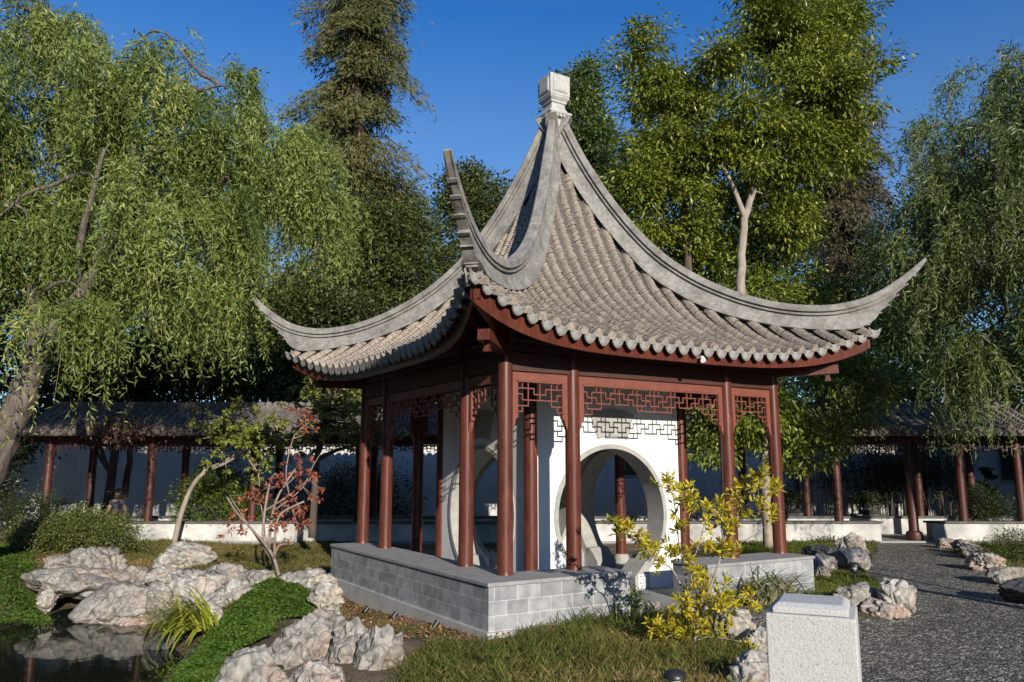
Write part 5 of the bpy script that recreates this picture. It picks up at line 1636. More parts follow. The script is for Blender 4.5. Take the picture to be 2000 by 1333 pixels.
# strap-leaved clumps
p = gp(384, 1224, -0.9)
strap_clump('strap_plant', 'lime green strap leaved plant leaning out over the pond', (p[0], p[1], max(gz(p), -0.92)), 210, 0.90, 0.046, M['l_lily'], 61, bias=tuple(-RT * 1.05 - FH * 0.25), spread=0.14, lean=(0.25, 1.25))
p = gp(462, 1190, -0.82)
strap_clump('strap_plant', 'small yellowing strap leaved plant at the top of the creeper mound', (p[0], p[1], gz(p) + 0.04), 80, 0.42, 0.020, M['l_lily_mix'], 62, bias=tuple(-RT * 0.9), spread=0.12)
p = np.array([1.22, -3.36, 0.0])
strap_clump('strap_plant', 'half dry strap leaved plant behind the smooth grey rock by the parapet', (p[0], p[1], gz(p) + 0.06), 280, 0.85, 0.030, M['l_lily_mix'], 63, spread=0.22, bias=tuple(RT * 0.35))
p = gp(1165, 1232, -0.62)
strap_clump('strap_plant', 'tall green strap leaved tuft against the sunlit block parapet', (p[0], p[1], gz(p)), 130, 0.48, 0.016, M['grass_green'], 64, spread=0.22, lean=(0.8, 1.45))
p = gp(1240, 1226, -0.62)
strap_clump('strap_plant', 'low green strap leaved tuft by the white step stone', (p[0], p[1], gz(p)), 110, 0.34, 0.016, M['grass_green'], 65, spread=0.25, lean=(0.5, 1.35))
p = gp(1618, 1062, -0.6)
strap_clump('strap_plant', 'dark spiky strap leaved plant before the low gallery wall', (p[0], p[1], -0.6), 110, 0.62, 0.03, M['l_dark'], 66, spread=0.3, lean=(0.4, 1.3))
p = gp(1660, 1140, -0.6)
strap_clump('strap_plant', 'light green strap leaved tuft around the path lamp', (p[0], p[1], -0.6), 120, 0.32, 0.014, M['grass_green'], 67, spread=0.3, lean=(0.5, 1.35))
p = gp(1395, 1290, -0.62)
strap_clump('strap_plant', 'wispy green tuft at the foot of the yellow shrub', (p[0], p[1], gz(p)), 170, 0.42, 0.012, M['grass_green'], 68, spread=0.35, lean=(0.7, 1.4))

# ------------------------------------------------------------------ shrubs with drawn stems
def px_path(pts, d, jit=0.0, rng=None):
    P = np.array([spot(x, y, d) for x, y in pts])
    if rng is not None: P = P + FH * (np.cumsum(rng.normal(size=len(P)) * jit) - 0)[:, None]
    return P


def smooth_path(P, k=4):
    t = np.arange(len(P)); tt = np.linspace(0, len(P) - 1, (len(P) - 1) * k + 1)
    return np.stack([spline(t, P[:, i])(tt) if len(P) > 2 else np.interp(tt, t, P[:, i]) for i in range(3)], 1)


def stem_shrub(name, label, cat, foot_px, zb, stems, clusters, nleaf, L, W, leafm, barkm, seed, r0, conv, jit=0.12, cl_r=0.06, cl_depth=0.35, up=0.3, nmult=1, leaf_name='leaves', d=None):
    rng = np.random.default_rng(seed)
    f = gp(*foot_px, zb); d = d or fwd(f)
    root = thing(name, label, cat, (f[0], f[1], zb))
    mb = MB(); nodes = []
    for pts, ra, rb in stems:
        P = px_path([conv(*q) for q in pts], d, jit, rng); P = smooth_path(P)
        n0 = P.shape[0]
        if nodes:
            allp = np.concatenate(nodes); j = np.argmin(((allp - P[0]) ** 2).sum(1)); P = P + (allp[j] - P[0]) * np.linspace(1, 0, n0)[:, None]
        mb.tube(P, np.linspace(ra, rb, n0) * r0, 8, jitter=0.06, rng=rng); nodes.append(P)
    allp = np.concatenate(nodes)
    C = []
    for q in clusters:
        for _ in range(nmult):
            c = spot(*conv(*q), d); j = np.argmin(((allp - c) ** 2).sum(1) - 0.0)
            dep = (allp[j] - c).dot(FH); c = c + FH * (dep + rng.normal() * cl_depth * 0.5)
            c = c + rng.normal(size=3) * cl_r * (0.7 if nmult > 1 else 0.2)
            j = np.argmin(((allp - c) ** 2).sum(1))
            mb.tube(np.stack([allp[j], (allp[j] + c) / 2 - ZZ * 0.015, c]), [r0 * 0.16, r0 * 0.13, r0 * 0.09], 4, cap=False)
            C.append((c, unit(c - allp[j] + ZZ * 0.05)))
    mb.build('stems', barkm, root, smooth=3.1)
    cc = np.repeat(np.array([c for c, _ in C]), nleaf, 0); ca = np.repeat(np.array([a for _, a in C]), nleaf, 0); n = len(cc)
    rr = rng.normal(size=(n, 3)); rr = unit(rr)
    ax = rr + ca * 0.55 + ZZ * up
    base = cc + rr * 0.01 - ca * (rng.random(n) * cl_r)[:, None]
    rnd = np.clip(rng.beta(2, 2, n) * 0.8 + np.repeat(rng.random(len(C)), nleaf) * 0.3 - 0.05, 0, 1)
    side = np.cross(ax, ZZ) + rng.normal(size=(n, 3)) * 0.5
    leaf_obj(leaf_name, leafm, base, ax, L * rng.uniform(0.6, 1.2, n), W * rng.uniform(0.7, 1.2, n), rnd, root, rng, side=side, fold=0.15)
    return root


cv = lambda X, Y: (1180 + X / 3.079, 900 + Y / 3.079)
stems = [([(520, 1190), (575, 985), (650, 750), (700, 600), (730, 490), (800, 380), (870, 290), (930, 200), (920, 90)], 1.0, 0.3),
         ([(500, 1170), (520, 1040), (490, 840), (470, 640), (450, 480), (425, 300), (400, 170)], 0.8, 0.28),
         ([(470, 840), (385, 650), (300, 590), (200, 490), (130, 440), (50, 340)], 0.6, 0.25),
         ([(730, 490), (735, 400), (738, 320), (710, 250)], 0.6, 0.25), ([(700, 600), (780, 520), (870, 435)], 0.4, 0.2),
         ([(870, 290), (850, 210), (790, 150)], 0.45, 0.2), ([(850, 300), (930, 290), (1000, 290)], 0.4, 0.2), ([(920, 170), (980, 170), (1015, 165)], 0.4, 0.2),
         ([(480, 680), (560, 500), (600, 340)], 0.4, 0.2), ([(425, 300), (480, 220), (540, 200)], 0.4, 0.2),
         ([(575, 985), (700, 860), (800, 830), (930, 860)], 0.5, 0.2), ([(560, 1000), (480, 940), (300, 980)], 0.45, 0.2), ([(540, 1060), (460, 1040), (350, 1050)], 0.4, 0.2), ([(540, 1080), (640, 1050), (830, 1080)], 0.4, 0.2)]
cl = [(60, 350), (30, 345), (100, 390), (80, 370), (150, 450), (120, 430), (200, 470), (180, 440), (250, 480), (240, 510), (280, 520), (300, 550), (340, 590), (320, 570), (370, 620), (390, 110), (360, 120), (400, 150), (440, 130), (480, 160), (500, 170), (530, 180), (480, 210),
      (540, 230), (460, 350), (440, 380), (500, 290), (560, 330), (640, 240), (690, 260), (640, 290), (740, 250), (600, 330), (690, 340), (760, 330), (800, 370), (740, 380), (580, 390), (500, 450), (470, 530), (430, 520), (400, 540),
      (440, 570), (380, 500), (500, 600), (640, 540), (660, 500), (700, 490), (740, 520), (770, 510), (730, 560), (780, 540), (790, 150), (830, 160), (860, 150), (910, 60), (930, 90), (950, 110), (890, 90), (910, 160), (960, 170), (1000, 150), (1010, 175), (980, 260), (960, 270),
      (1000, 280), (900, 240), (880, 290), (810, 290), (560, 660), (600, 680), (640, 710), (520, 760), (560, 780), (600, 800), (640, 780), (700, 800), (740, 810), (780, 790), (800, 830), (830, 800), (620, 840), (580, 880), (680, 840),
      (760, 860), (870, 860), (930, 860), (900, 840), (450, 860), (470, 890), (430, 900), (400, 880), (500, 930), (540, 960), (600, 950), (640, 960), (580, 990), (300, 980), (320, 1000), (290, 970), (350, 1040), (360, 960), (420, 980), (440, 1020), (460, 1060),
      (490, 1100), (700, 1050), (840, 1075), (740, 910), (700, 920), (660, 900), (770, 900), (540, 700), (480, 720), (510, 840), (560, 900), (480, 980), (520, 1000)]
stem_shrub('yellow_shrub', 'sparse yellow leaved shrub with thin pale stems before the moon gate', 'shrub', (1345, 1275), -0.62, stems, cl, 16, 0.088, 0.033, M['l_yellow'], M['bark_pale'], 71, 0.018, cv, jit=0.10, cl_r=0.08, nmult=2)

cv2 = lambda X, Y: (380 + X / 3.1, 730 + Y / 3.1)
stems = [([(540, 1285), (500, 1120), (440, 1040), (370, 920), (310, 820), (280, 740)], 1.0, 0.4), ([(440, 1040), (430, 850), (440, 660), (475, 605)], 0.8, 0.5), ([(460, 1060), (490, 830), (530, 700), (600, 570)], 0.8, 0.5),
         ([(500, 1120), (520, 950), (560, 840), (690, 770)], 0.8, 0.55), ([(490, 830), (580, 760), (690, 660), (720, 560), (760, 465)], 0.5, 0.2), ([(580, 760), (570, 600), (595, 400), (610, 340)], 0.5, 0.2),
         ([(520, 1270), (470, 1160), (410, 1060), (360, 970), (310, 890), (190, 740)], 0.6, 0.25), ([(500, 1130), (515, 1040), (580, 1035)], 0.5, 0.35), ([(595, 400), (650, 370), (690, 300), (700, 240)], 0.35, 0.15), ([(430, 1060), (405, 940), (405, 800)], 0.4, 0.25),
         ([(530, 700), (600, 620), (660, 560)], 0.35, 0.15), ([(560, 840), (640, 740), (690, 640)], 0.4, 0.2)]
cl = [(620, 250), (700, 240), (660, 240), (730, 235), (680, 325), (660, 330), (600, 500), (680, 520), (690, 500), (500, 600), (560, 600), (740, 605), (670, 590), (640, 640), (700, 680), (620, 630), (400, 730), (440, 720), (480, 750), (540, 750), (620, 745), (720, 740), (750, 740), (370, 790), (340, 740), (280, 740),
      (560, 850), (520, 860), (600, 880), (640, 860), (690, 820), (680, 880), (660, 890), (240, 890), (200, 920), (290, 880), (320, 970), (480, 880), (580, 930), (620, 935), (520, 1010), (640, 830), (560, 900), (600, 920), (230, 950), (260, 870), (520, 640), (490, 660)]
stem_shrub('red_maple', 'small multi-stemmed maple with sparse rust red leaves on the shore rocks', 'tree', (545, 1146), -0.82, stems, cl, 11, 0.090, 0.052, M['l_red'], M['bark_maple'], 72, 0.034, cv2, jit=0.16, cl_r=0.11, cl_depth=0.6, up=0.0, nmult=2)

rng = np.random.default_rng(73)
cid = lambda X, Y: (X, Y)
stems = [([(338, 1068), (352, 1005), (372, 950), (398, 922), (436, 902), (470, 880)], 1.0, 0.5), ([(398, 922), (440, 905), (500, 870), (560, 840)], 0.5, 0.2), ([(436, 902), (430, 860), (440, 820)], 0.45, 0.2), ([(470, 880), (500, 920), (510, 950)], 0.3, 0.15)]
cl = [(x, y) for x, y in zip(rng.normal(485, 42, 90), rng.normal(852, 24, 90))] + [(500, 900), (515, 925), (480, 900), (470, 915), (505, 940), (412, 870), (408, 850), (560, 860), (575, 850)]
stem_shrub('lime_maple', 'slender leaning maple with lime green leaves before the left gallery', 'tree', (338, 1068), -0.6, stems, cl, 14, 0.13, 0.085, M['l_lime'], M['bark_pale'], 74, 0.07, cid, jit=0.1, cl_r=0.17, cl_depth=1.0, up=-0.35, nmult=2)
stems = [([(612, 1050), (616, 960), (622, 880), (640, 820), (650, 780)], 1.0, 0.5), ([(622, 900), (660, 880), (700, 868)], 0.6, 0.3), ([(640, 830), (620, 780), (605, 760)], 0.5, 0.25)]
cl = [(x, y) for x, y in zip(rng.uniform(592, 715, 100), rng.normal(792, 26, 100))] + [(x, y) for x, y in zip(rng.uniform(620, 780, 50), rng.normal(835, 16, 50))]
stem_shrub('garden_tree', 'small yellow green leaved tree with dark forked trunk behind the left pavilion columns', 'tree', (612, 1056), -0.6, stems, cl, 10, 0.115, 0.07, M['l_lime'], M['bark_dark'], 75, 0.09, cid, jit=0.1, cl_r=0.16, cl_depth=1.6, up=-0.3, nmult=2, d=18.2)

# ------------------------------------------------------------------ bushes
bush('azalea_bush', 'wide olive green azalea bush at the left behind the shore rocks', 150, 1092, -0.62, 255, 84, 0.9, 26000, 0.056, 0.030, M['l_azalea'], 81,
     lobes=[(0.0, 0.42, 0.42, 0.5), (-0.34, 0.36, 0.2, 0.36), (0.3, 0.36, 0.22, 0.38), (0.12, 0.62, 0.24, 0.32), (-0.12, 0.6, 0.2, 0.3)])
bush('azalea_bush', 'darker azalea bush behind the wide olive one at the left edge', 62, 1072, -0.6, 210, 100, 0.9, 9000, 0.06, 0.028, M['l_dark'], 82)
bush('camellia_bush', 'rounded bright green camellia bush behind the leaning lime maple', 432, 1058, -0.6, 180, 142, 0.9, 13000, 0.085, 0.045, M['l_camellia'], 83,
     lobes=[(0.0, 0.45, 0.46, 0.48), (-0.1, 0.72, 0.3, 0.3), (0.28, 0.36, 0.26, 0.34)])
bush('hedge_bush', 'dark hedge bush seen between the left pavilion columns', 690, 1038, -0.6, 230, 130, 1.0, 9000, 0.10, 0.05, M['l_dark'], 84)
bush('gallery_bush', 'dark feathery bush before the right gallery post', 1925, 1052, -0.6, 105, 92, 0.5, 5000, 0.10, 0.022, M['l_dark'], 85, lobes=[(0.0, 0.6, 0.5, 0.38), (0.1, 0.3, 0.28, 0.3), (-0.1, 0.85, 0.3, 0.2)])
bush('azalea_bush', 'low green mound of azalea at the far right edge of the verge', 1990, 1104, -0.6, 100, 52, 0.6, 5000, 0.05, 0.02, M['l_oak'], 86)
bush('step_shrub', 'small leafy shrub growing before the gate opening of the parapet', 1215, 1216, -0.6, 90, 45, 0.3, 2200, 0.035, 0.018, M['l_camellia'], 87)

# ------------------------------------------------------------------ garden behind the gallery: bamboo, bonsai, dark trees
def bamboo(label, px0, px1, n, seed, top):
    rng = np.random.default_rng(seed)
    d = 25.3
    b = spot((px0 + px1) / 2, 917, d); b[2] = -0.6
    root = thing('bamboo_clump', label, 'bamboo', b, 'bamboo clumps')
    mb = MB(); P, A_ = [], []
    for i in range(n):
        p0 = spot(rng.uniform(px0, px1), 917, d + rng.uniform(-0.4, 0.5)); p0[2] = -0.6
        h = top * rng.uniform(0.8, 1.15); ln = rng.normal(size=2) * 0.12
        p = np.array([p0, p0 + (ln[0] * 0.4, ln[1] * 0.4, h * 0.5), p0 + (ln[0] * 1.4, ln[1] * 1.4, h)])
        mb.tube(smooth_path(p), 0.016, 5, cap=False)
        k = 80
        t = rng.uniform(0.55, 1.0, k)
        q = np.stack([np.interp(t, [0, 0.5, 1], p[:, j]) for j in range(3)], 1) + rng.normal(size=(k, 3)) * 0.22
        P.append(q); A_.append(rng.normal(size=(k, 3)) * 0.6 - ZZ * 0.7)
    mb.build('culms', M['bark_dark'], root)
    P, A_ = np.concatenate(P), np.concatenate(A_)
    leaf_obj('foliage', M['l_dark'], P, A_, 0.20, 0.03, rng.random(len(P)), root, rng)


bamboo('thin stand of bamboo left of the twin gallery posts', 1540, 1640, 16, 91, 2.6)
bamboo('dense stand of bamboo seen through the gallery opening', 1705, 1800, 30, 92, 2.5)
bamboo('bamboo between the bonsai and the gallery opening', 1640, 1700, 12, 93, 2.7)
bamboo('bamboo right of the path opening', 1800, 1870, 20, 94, 2.5)


def bonsai(label, px, d, ztab, w, kind, seed):
    rng = np.random.default_rng(seed)
    c = spot(px, 917, d); c[2] = -0.6
    st = thing('bonsai_stand', label[0], 'stand', c, 'bonsai stands')
    mb = MB(); mb.obox(c + ZZ * (ztab + 0.6 - 0.04), RT * w * 0.75, FH * 0.25, ZZ * 0.035); mb.build('table_top', M['cap_dark'], st)
    for q in (-1, 1):
        mb = MB(); mb.obox(c + RT * q * w * 0.42 + ZZ * ((ztab + 0.6 - 0.076) / 2), RT * 0.10, FH * 0.16, ZZ * ((ztab + 0.6 - 0.076) / 2)); mb.build('pedestal', M['cap_dark'], st)
    b = c.copy(); b[2] = ztab
    t = thing('bonsai', label[1], 'bonsai', b, 'bonsai trees')
    MB().lathe([(0.20, 0.0), (0.26, 0.06), (0.28, 0.12), (0.24, 0.12)], 16, b).build('pot', M['rock_dark'], t, smooth=0.7)
    h = 1.15 if kind else 0.55
    tr = np.array([b + ZZ * 0.1, b + RT * 0.08 + ZZ * h * 0.4, b - RT * 0.05 + ZZ * h * 0.7, b + RT * 0.04 + ZZ * h])
    mb = MB(); tr2 = smooth_path(tr); mb.tube(tr2, np.linspace(0.05, 0.015, len(tr2)), 7); mb.build('trunk', M['bark_dark'], t, smooth=3.1)
    P = []
    pads = [(0.0, h, 0.34), (-0.35, h * 0.8, 0.26), (0.35, h * 0.72, 0.28), (-0.15, h * 0.6, 0.26)] if not kind else [(0, h, 0.14), (0.16, h * 0.8, 0.13), (-0.14, h * 0.62, 0.14), (0.12, h * 0.45, 0.14), (0.0, h * 0.9, 0.1)]
    for ox, oz, r in pads:
        k = 420
        P.append(b + RT * ox + ZZ * oz + (rng.normal(size=(k, 1)) * r * 0.55) * RT + (rng.normal(size=(k, 1)) * r * 0.5) * FH + (rng.normal(size=(k, 1)) * r * 0.22) * ZZ)
    P = np.concatenate(P)
    leaf_obj('foliage', M['l_dark'], P, rng.normal(size=(len(P), 3)) + ZZ * 0.4, 0.07, 0.03, rng.random(len(P)), t, rng)


bonsai(('dark slab bonsai stand left of the path opening', 'spreading bonsai pine on the stand left of the path opening'), 1690, 24.6, -0.05, 0.62, 0, 95)
bonsai(('slab bonsai stand just right of the far pavilion column', 'round bonsai on the stand just right of the far pavilion column'), 1541, 24.6, -0.02, 0.45, 0, 96)
bonsai(('bonsai stand behind the dark feathery bush', 'slender tiered bonsai behind the dark feathery bush'), 1925, 24.6, 0.12, 0.5, 1, 97)

# ------------------------------------------------------------------ person sitting in the left gallery
def skin_body(name, verts, edges, rad, material, parent, sub=1, root=0):
    me = bpy.data.meshes.new(name); me.from_pydata([tuple(np.asarray(v) - world_loc(parent)) for v in verts], edges, [])
    o = bpy.data.objects.new(name, me); COL.link(o); o.parent = parent
    sk = o.modifiers.new('skin', 'SKIN'); sk.use_smooth_shade = True
    for i, r in enumerate(rad):
        a, b = (r, r) if np.isscalar(r) else r
        me.skin_vertices[0].data[i].radius = (a, b); me.skin_vertices[0].data[i].use_root = (i == root)
    ss_ = o.modifiers.new('sub', 'SUBSURF'); ss_.levels = sub; ss_.render_levels = sub
    me.materials.append(material)
    return o


M['skin'] = mat('skin', [(0.3, (0.30, 0.16, 0.11)), (0.7, (0.36, 0.20, 0.14))], scale=20, rough=0.55)
M['shirt'] = mat('dark_blue_cloth', [(0.3, (0.025, 0.03, 0.055)), (0.7, (0.045, 0.05, 0.085))], scale=14, rough=0.9)
M['trousers'] = mat('black_cloth', [(0.3, (0.012, 0.012, 0.016)), (0.7, (0.025, 0.025, 0.03))], scale=14, rough=0.9)
M['hair'] = mat('black_hair', [(0.3, (0.008, 0.006, 0.005)), (0.7, (0.02, 0.014, 0.011))], scale=30, rough=0.5, stretch=(1, 1, 0.1))
pb = sd(sx(231), GD + 0.14, CAPZ)
person = thing('person', 'person in a dark blue top sitting cross-legged on the low gallery wall', 'person', pb)
fl = lambda x, y, z: pb + RT * x - FH * y + ZZ * z     # x right in the picture, y towards the camera
V = [fl(0, 0, 0.10), fl(0, 0.01, 0.26), fl(0, 0.03, 0.42), fl(0, 0.02, 0.52), fl(0, 0.03, 0.58), fl(0, 0.05, 0.66), fl(0, 0.055, 0.75),
     fl(-0.16, 0.02, 0.50), fl(-0.22, 0.06, 0.26), fl(-0.30, 0.22, 0.13), fl(-0.315, 0.28, 0.11),
     fl(0.16, 0.02, 0.50), fl(0.22, 0.06, 0.26), fl(0.30, 0.22, 0.13), fl(0.315, 0.28, 0.11),
     fl(-0.10, 0.03, 0.09), fl(-0.34, 0.24, 0.10), fl(-0.05, 0.32, 0.05), fl(0.10, 0.03, 0.09), fl(0.34, 0.24, 0.10), fl(0.05, 0.34, 0.05)]
Eb = [(0, 1), (1, 2), (2, 3), (3, 4), (4, 5), (5, 6), (3, 7), (7, 8), (8, 9), (9, 10), (3, 11), (11, 12), (12, 13), (13, 14), (0, 15), (15, 16), (16, 17), (0, 18), (18, 19), (19, 20)]
Rb = [(0.15, 0.10), (0.13, 0.085), (0.15, 0.09), (0.10, 0.07), 0.045, (0.072, 0.085), (0.075, 0.09), 0.055, 0.040, 0.028, 0.024, 0.055, 0.040, 0.028, 0.024, 0.09, 0.065, 0.045, 0.09, 0.065, 0.045]
body = skin_body('body', V, Eb, Rb, M['skin'], person, 2)
for sg in (-1, 1):
    for i, (dx, ln) in enumerate(((-0.028, 0.055), (-0.010, 0.066), (0.008, 0.068), (0.024, 0.052), (0.036, 0.035))):
        w0 = fl(sg * 0.315 + dx * 0.6, 0.28, 0.105); w1 = fl(sg * 0.318 + dx, 0.28 + ln * 0.8, 0.10); w2 = fl(sg * 0.318 + dx * 1.05, 0.28 + ln * 1.2, 0.075)
        skin_body('finger', [w0, w1, w2], [(0, 1), (1, 2)], [0.010, 0.009, 0.008], M['skin'], person, 1)
shirt = skin_body('shirt', [V[0] + ZZ * 0.02, V[1], V[2], V[3] + ZZ * 0.01, V[7], (V[7] + V[8]) / 2, V[11], (V[11] + V[12]) / 2], [(0, 1), (1, 2), (2, 3), (3, 4), (4, 5), (3, 6), (6, 7)], [(0.165, 0.115), (0.145, 0.10), (0.165, 0.105), (0.115, 0.085), 0.07, 0.062, 0.07, 0.062], M['shirt'], person, 2)
skin_body('trousers', [V[0] - ZZ * 0.005, V[15], V[16], V[17], V[18], V[19], V[20]], [(0, 1), (1, 2), (2, 3), (0, 4), (4, 5), (5, 6)], [(0.165, 0.115), 0.10, 0.078, 0.058, 0.10, 0.078, 0.058], M['trousers'], person, 2)
skin_body('hair', [fl(0, 0.0, 0.80), fl(0, -0.045, 0.72), fl(0, -0.07, 0.58), fl(0.0, -0.08, 0.42), fl(0.075, 0.01, 0.70), fl(0.085, 0.04, 0.56), fl(-0.075, 0.01, 0.70), fl(-0.085, 0.04, 0.56), fl(0, 0.055, 0.825)],
          [(0, 1), (1, 2), (2, 3), (0, 4), (4, 5), (0, 6), (6, 7), (0, 8)], [(0.10, 0.095), (0.10, 0.07), (0.105, 0.06), (0.075, 0.045), 0.048, 0.042, 0.048, 0.042, (0.085, 0.07)], M['hair'], person, 2)
mb = MB()
fc = fl(0, 0.05, 0.705)
mb.obox(fc - FH * 0.082, RT * 0.009, FH * 0.016, ZZ * 0.018); mb.build('nose', M['skin'], person)
for sg in (-1, 1): MB().obox(fl(sg * 0.03, 0.125, 0.735), RT * 0.012, FH * 0.006, ZZ * 0.006).build('eye', M['trousers'], person)
MB().obox(fl(0, 0.128, 0.66), RT * 0.02, FH * 0.006, ZZ * 0.005).build('mouth', M['l_red'] if False else M['gal_red'], person)

# ------------------------------------------------------------------ trees
def along(pts): return np.array([spot(x, y, d) for x, y, d in pts])


def grounded(px, d): p = spot(px, 917, d); p[2] = -0.65; return p


# left willow
tr = np.concatenate([[grounded(-130, 14.5)], along([(-70, 1010, 14.5), (0, 880, 14.5), (38, 790, 14.5), (66, 715, 14.6), (86, 672, 14.7)])])
lw = [Lobe(110, 270, 15.6, 260, 200, 2.2), Lobe(330, 230, 16.2, 200, 140, 1.8), Lobe(40, 110, 15.6, 170, 90, 1.8), Lobe(320, 100, 16.2, 60, 60, 0.8), Lobe(490, 300, 17.2, 130, 90, 1.4), Lobe(600, 380, 18.2, 65, 100, 0.9), Lobe(250, 420, 15.6, 260, 130, 1.6),
      Lobe(-160, 300, 15, 220, 220, 2.0), Lobe(430, 440, 17.2, 110, 110, 1.0), Lobe(40, 480, 14.6, 130, 90, 0.8), Lobe(590, 280, 18, 70, 60, 1.0), Lobe(240, 560, 15.4, 170, 45, 0.9), Lobe(440, 570, 17.2, 60, 60, 0.8), Lobe(110, 60, 15.8, 90, 50, 1.0), Lobe(120, 590, 13.6, 110, 50, 0.5)]
willow('willow_tree', 'large weeping willow with a thick leaning trunk at the left, over the pond', tr, 0.33, lw, 7600, M['l_willow'], 101, length=(0.6, 2.4), floor=0.75,
       extra_limbs=[(tr[-1], spot(190, 520, 14.8), 0.22), (tr[-2], spot(60, 560, 15), 0.18), (spot(190, 520, 14.8), spot(270, 330, 15.4), 0.14), (spot(270, 340, 15.4), spot(300, 200, 15.8), 0.11), (spot(270, 340, 15.4), spot(235, 200, 15.6), 0.10), (spot(150, 560, 14.8), spot(205, 290, 14.4), 0.08), (spot(190, 520, 14.8), spot(390, 380, 16), 0.10), (spot(390, 380, 16), spot(560, 300, 17.5), 0.08)])
# right willow
tr = np.concatenate([[grounded(2330, 15.5)], along([(2300, 900, 15.5), (2250, 700, 15.5), (2180, 560, 15.5), (2100, 480, 15.6)])])
rw = [Lobe(1950, 300, 15.6, 200, 190, 1.7), Lobe(1830, 430, 15.8, 110, 170, 1.2), Lobe(2060, 420, 15.3, 200, 240, 1.8), Lobe(2020, 150, 15.6, 110, 100, 1.0), Lobe(1900, 600, 15.4, 140, 140, 1.1), Lobe(1960, 480, 14.6, 130, 120, 0.8), Lobe(2150, 250, 15.4, 200, 230, 1.8), Lobe(1870, 240, 16, 90, 80, 0.8), Lobe(2240, 520, 15.4, 190, 150, 1.6), Lobe(2440, 480, 15.2, 170, 190, 1.8), Lobe(1790, 520, 16, 60, 120, 0.8), Lobe(1850, 700, 16, 100, 60, 0.8), Lobe(1970, 700, 15.6, 100, 70, 0.8)]  # lobes beyond the right edge are added to shade the gallery roof
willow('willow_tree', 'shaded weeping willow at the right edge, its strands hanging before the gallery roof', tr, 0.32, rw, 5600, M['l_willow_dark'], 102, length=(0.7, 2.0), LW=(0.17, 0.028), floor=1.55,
       extra_limbs=[(tr[-1], spot(1955, 410, 15.4), 0.10), (spot(2010, 470, 15.4), spot(1930, 250, 15.6), 0.08), (tr[-2], spot(2060, 250, 15.5), 0.12)])

# glossy yellow-green broadleaf trees on the right
tr = np.concatenate([[grounded(1452, 28)], along([(1450, 700, 28), (1446, 560, 28), (1450, 480, 28), (1455, 430, 28), (1470, 370, 28), (1484, 310, 28), (1500, 220, 28), (1530, 80, 28)])])
lb = [Lobe(1530, 60, 28, 125, 105, 2.0), Lobe(1610, 185, 28.2, 95, 100, 2.0), Lobe(1480, 245, 27.6, 90, 65, 1.5), Lobe(1640, 260, 28.3, 58, 45, 1.2), Lobe(1560, 320, 28.3, 110, 55, 1.6), Lobe(1415, 105, 27.8, 30, 40, 0.9), Lobe(1500, -70, 28, 95, 75, 1.5), Lobe(1655, 30, 28, 38, 50, 0.9), Lobe(1410, 310, 28.5, 65, 55, 1.3), Lobe(1530, 430, 29.2, 55, 55, 1.0), Lobe(1400, 130, 27.8, 24, 24, 0.6), Lobe(1398, 275, 27.4, 30, 30, 0.6), Lobe(1490, 325, 27.3, 34, 26, 0.6)]
broad_tree('glossy_tree', 'tall broadleaf tree with glossy yellow green leaves and a pale forked trunk', tr, 0.20, lb, 450, 130, 0.38, 0.25, 0.088, M['l_glossy'], M['bark_pale'], 111, limbs_from=0.6, nlimb=2, outw=0.4, droop=0.5, rough=0.55, shell=0.75, tip=0.35,
           extra=[(spot(1455, 432, 28), spot(1410, 320, 27.8), 0.11), (spot(1410, 320, 27.8), spot(1400, 250, 27.8), 0.07)])
tr = np.concatenate([[grounded(1346, 29)], along([(1346, 700, 29), (1344, 500, 29), (1345, 420, 29), (1320, 330, 29), (1290, 200, 29)])])
lb = [Lobe(1255, 80, 29, 20, 38, 0.7), Lobe(1285, 170, 29, 75, 55, 1.5), Lobe(1205, 112, 29, 26, 16, 0.6), Lobe(1355, 200, 29, 38, 50, 1.1), Lobe(1300, 285, 29, 90, 65, 1.7), Lobe(1235, 370, 28.4, 62, 60, 1.4), Lobe(1335, 350, 29, 75, 70, 1.5), Lobe(1270, 455, 29, 60, 42, 1.2), Lobe(1360, 455, 29.3, 60, 38, 1.2)]
broad_tree('glossy_tree', 'narrower glossy leaved tree with a pointed top between the finial and the tall tree', tr, 0.20, lb, 320, 120, 0.35, 0.25, 0.086, M['l_glossy'], M['bark_dark'], 112, limbs_from=0.4, nlimb=2, outw=0.4, droop=0.5, rough=0.55, shell=0.75)
tr = np.concatenate([[grounded(1520, 31)], along([(1520, 700, 31), (1515, 560, 31)])])
lb = [Lobe(1400, 520, 31, 140, 70, 1.5), Lobe(1530, 570, 31, 110, 60, 1.5), Lobe(1480, 600, 30.5, 150, 60, 1.5), Lobe(1470, 430, 31.5, 140, 100, 1.5), Lobe(1330, 480, 31.5, 90, 60, 1.2)]
broad_tree('understorey_tree', 'dark low tree filling the space under the tall glossy trees', tr, 0.2, lb, 800, 42, 0.40, 0.22, 0.095, M['l_ficus'], M['bark_dark'], 113, outw=0.4, rough=0.3)
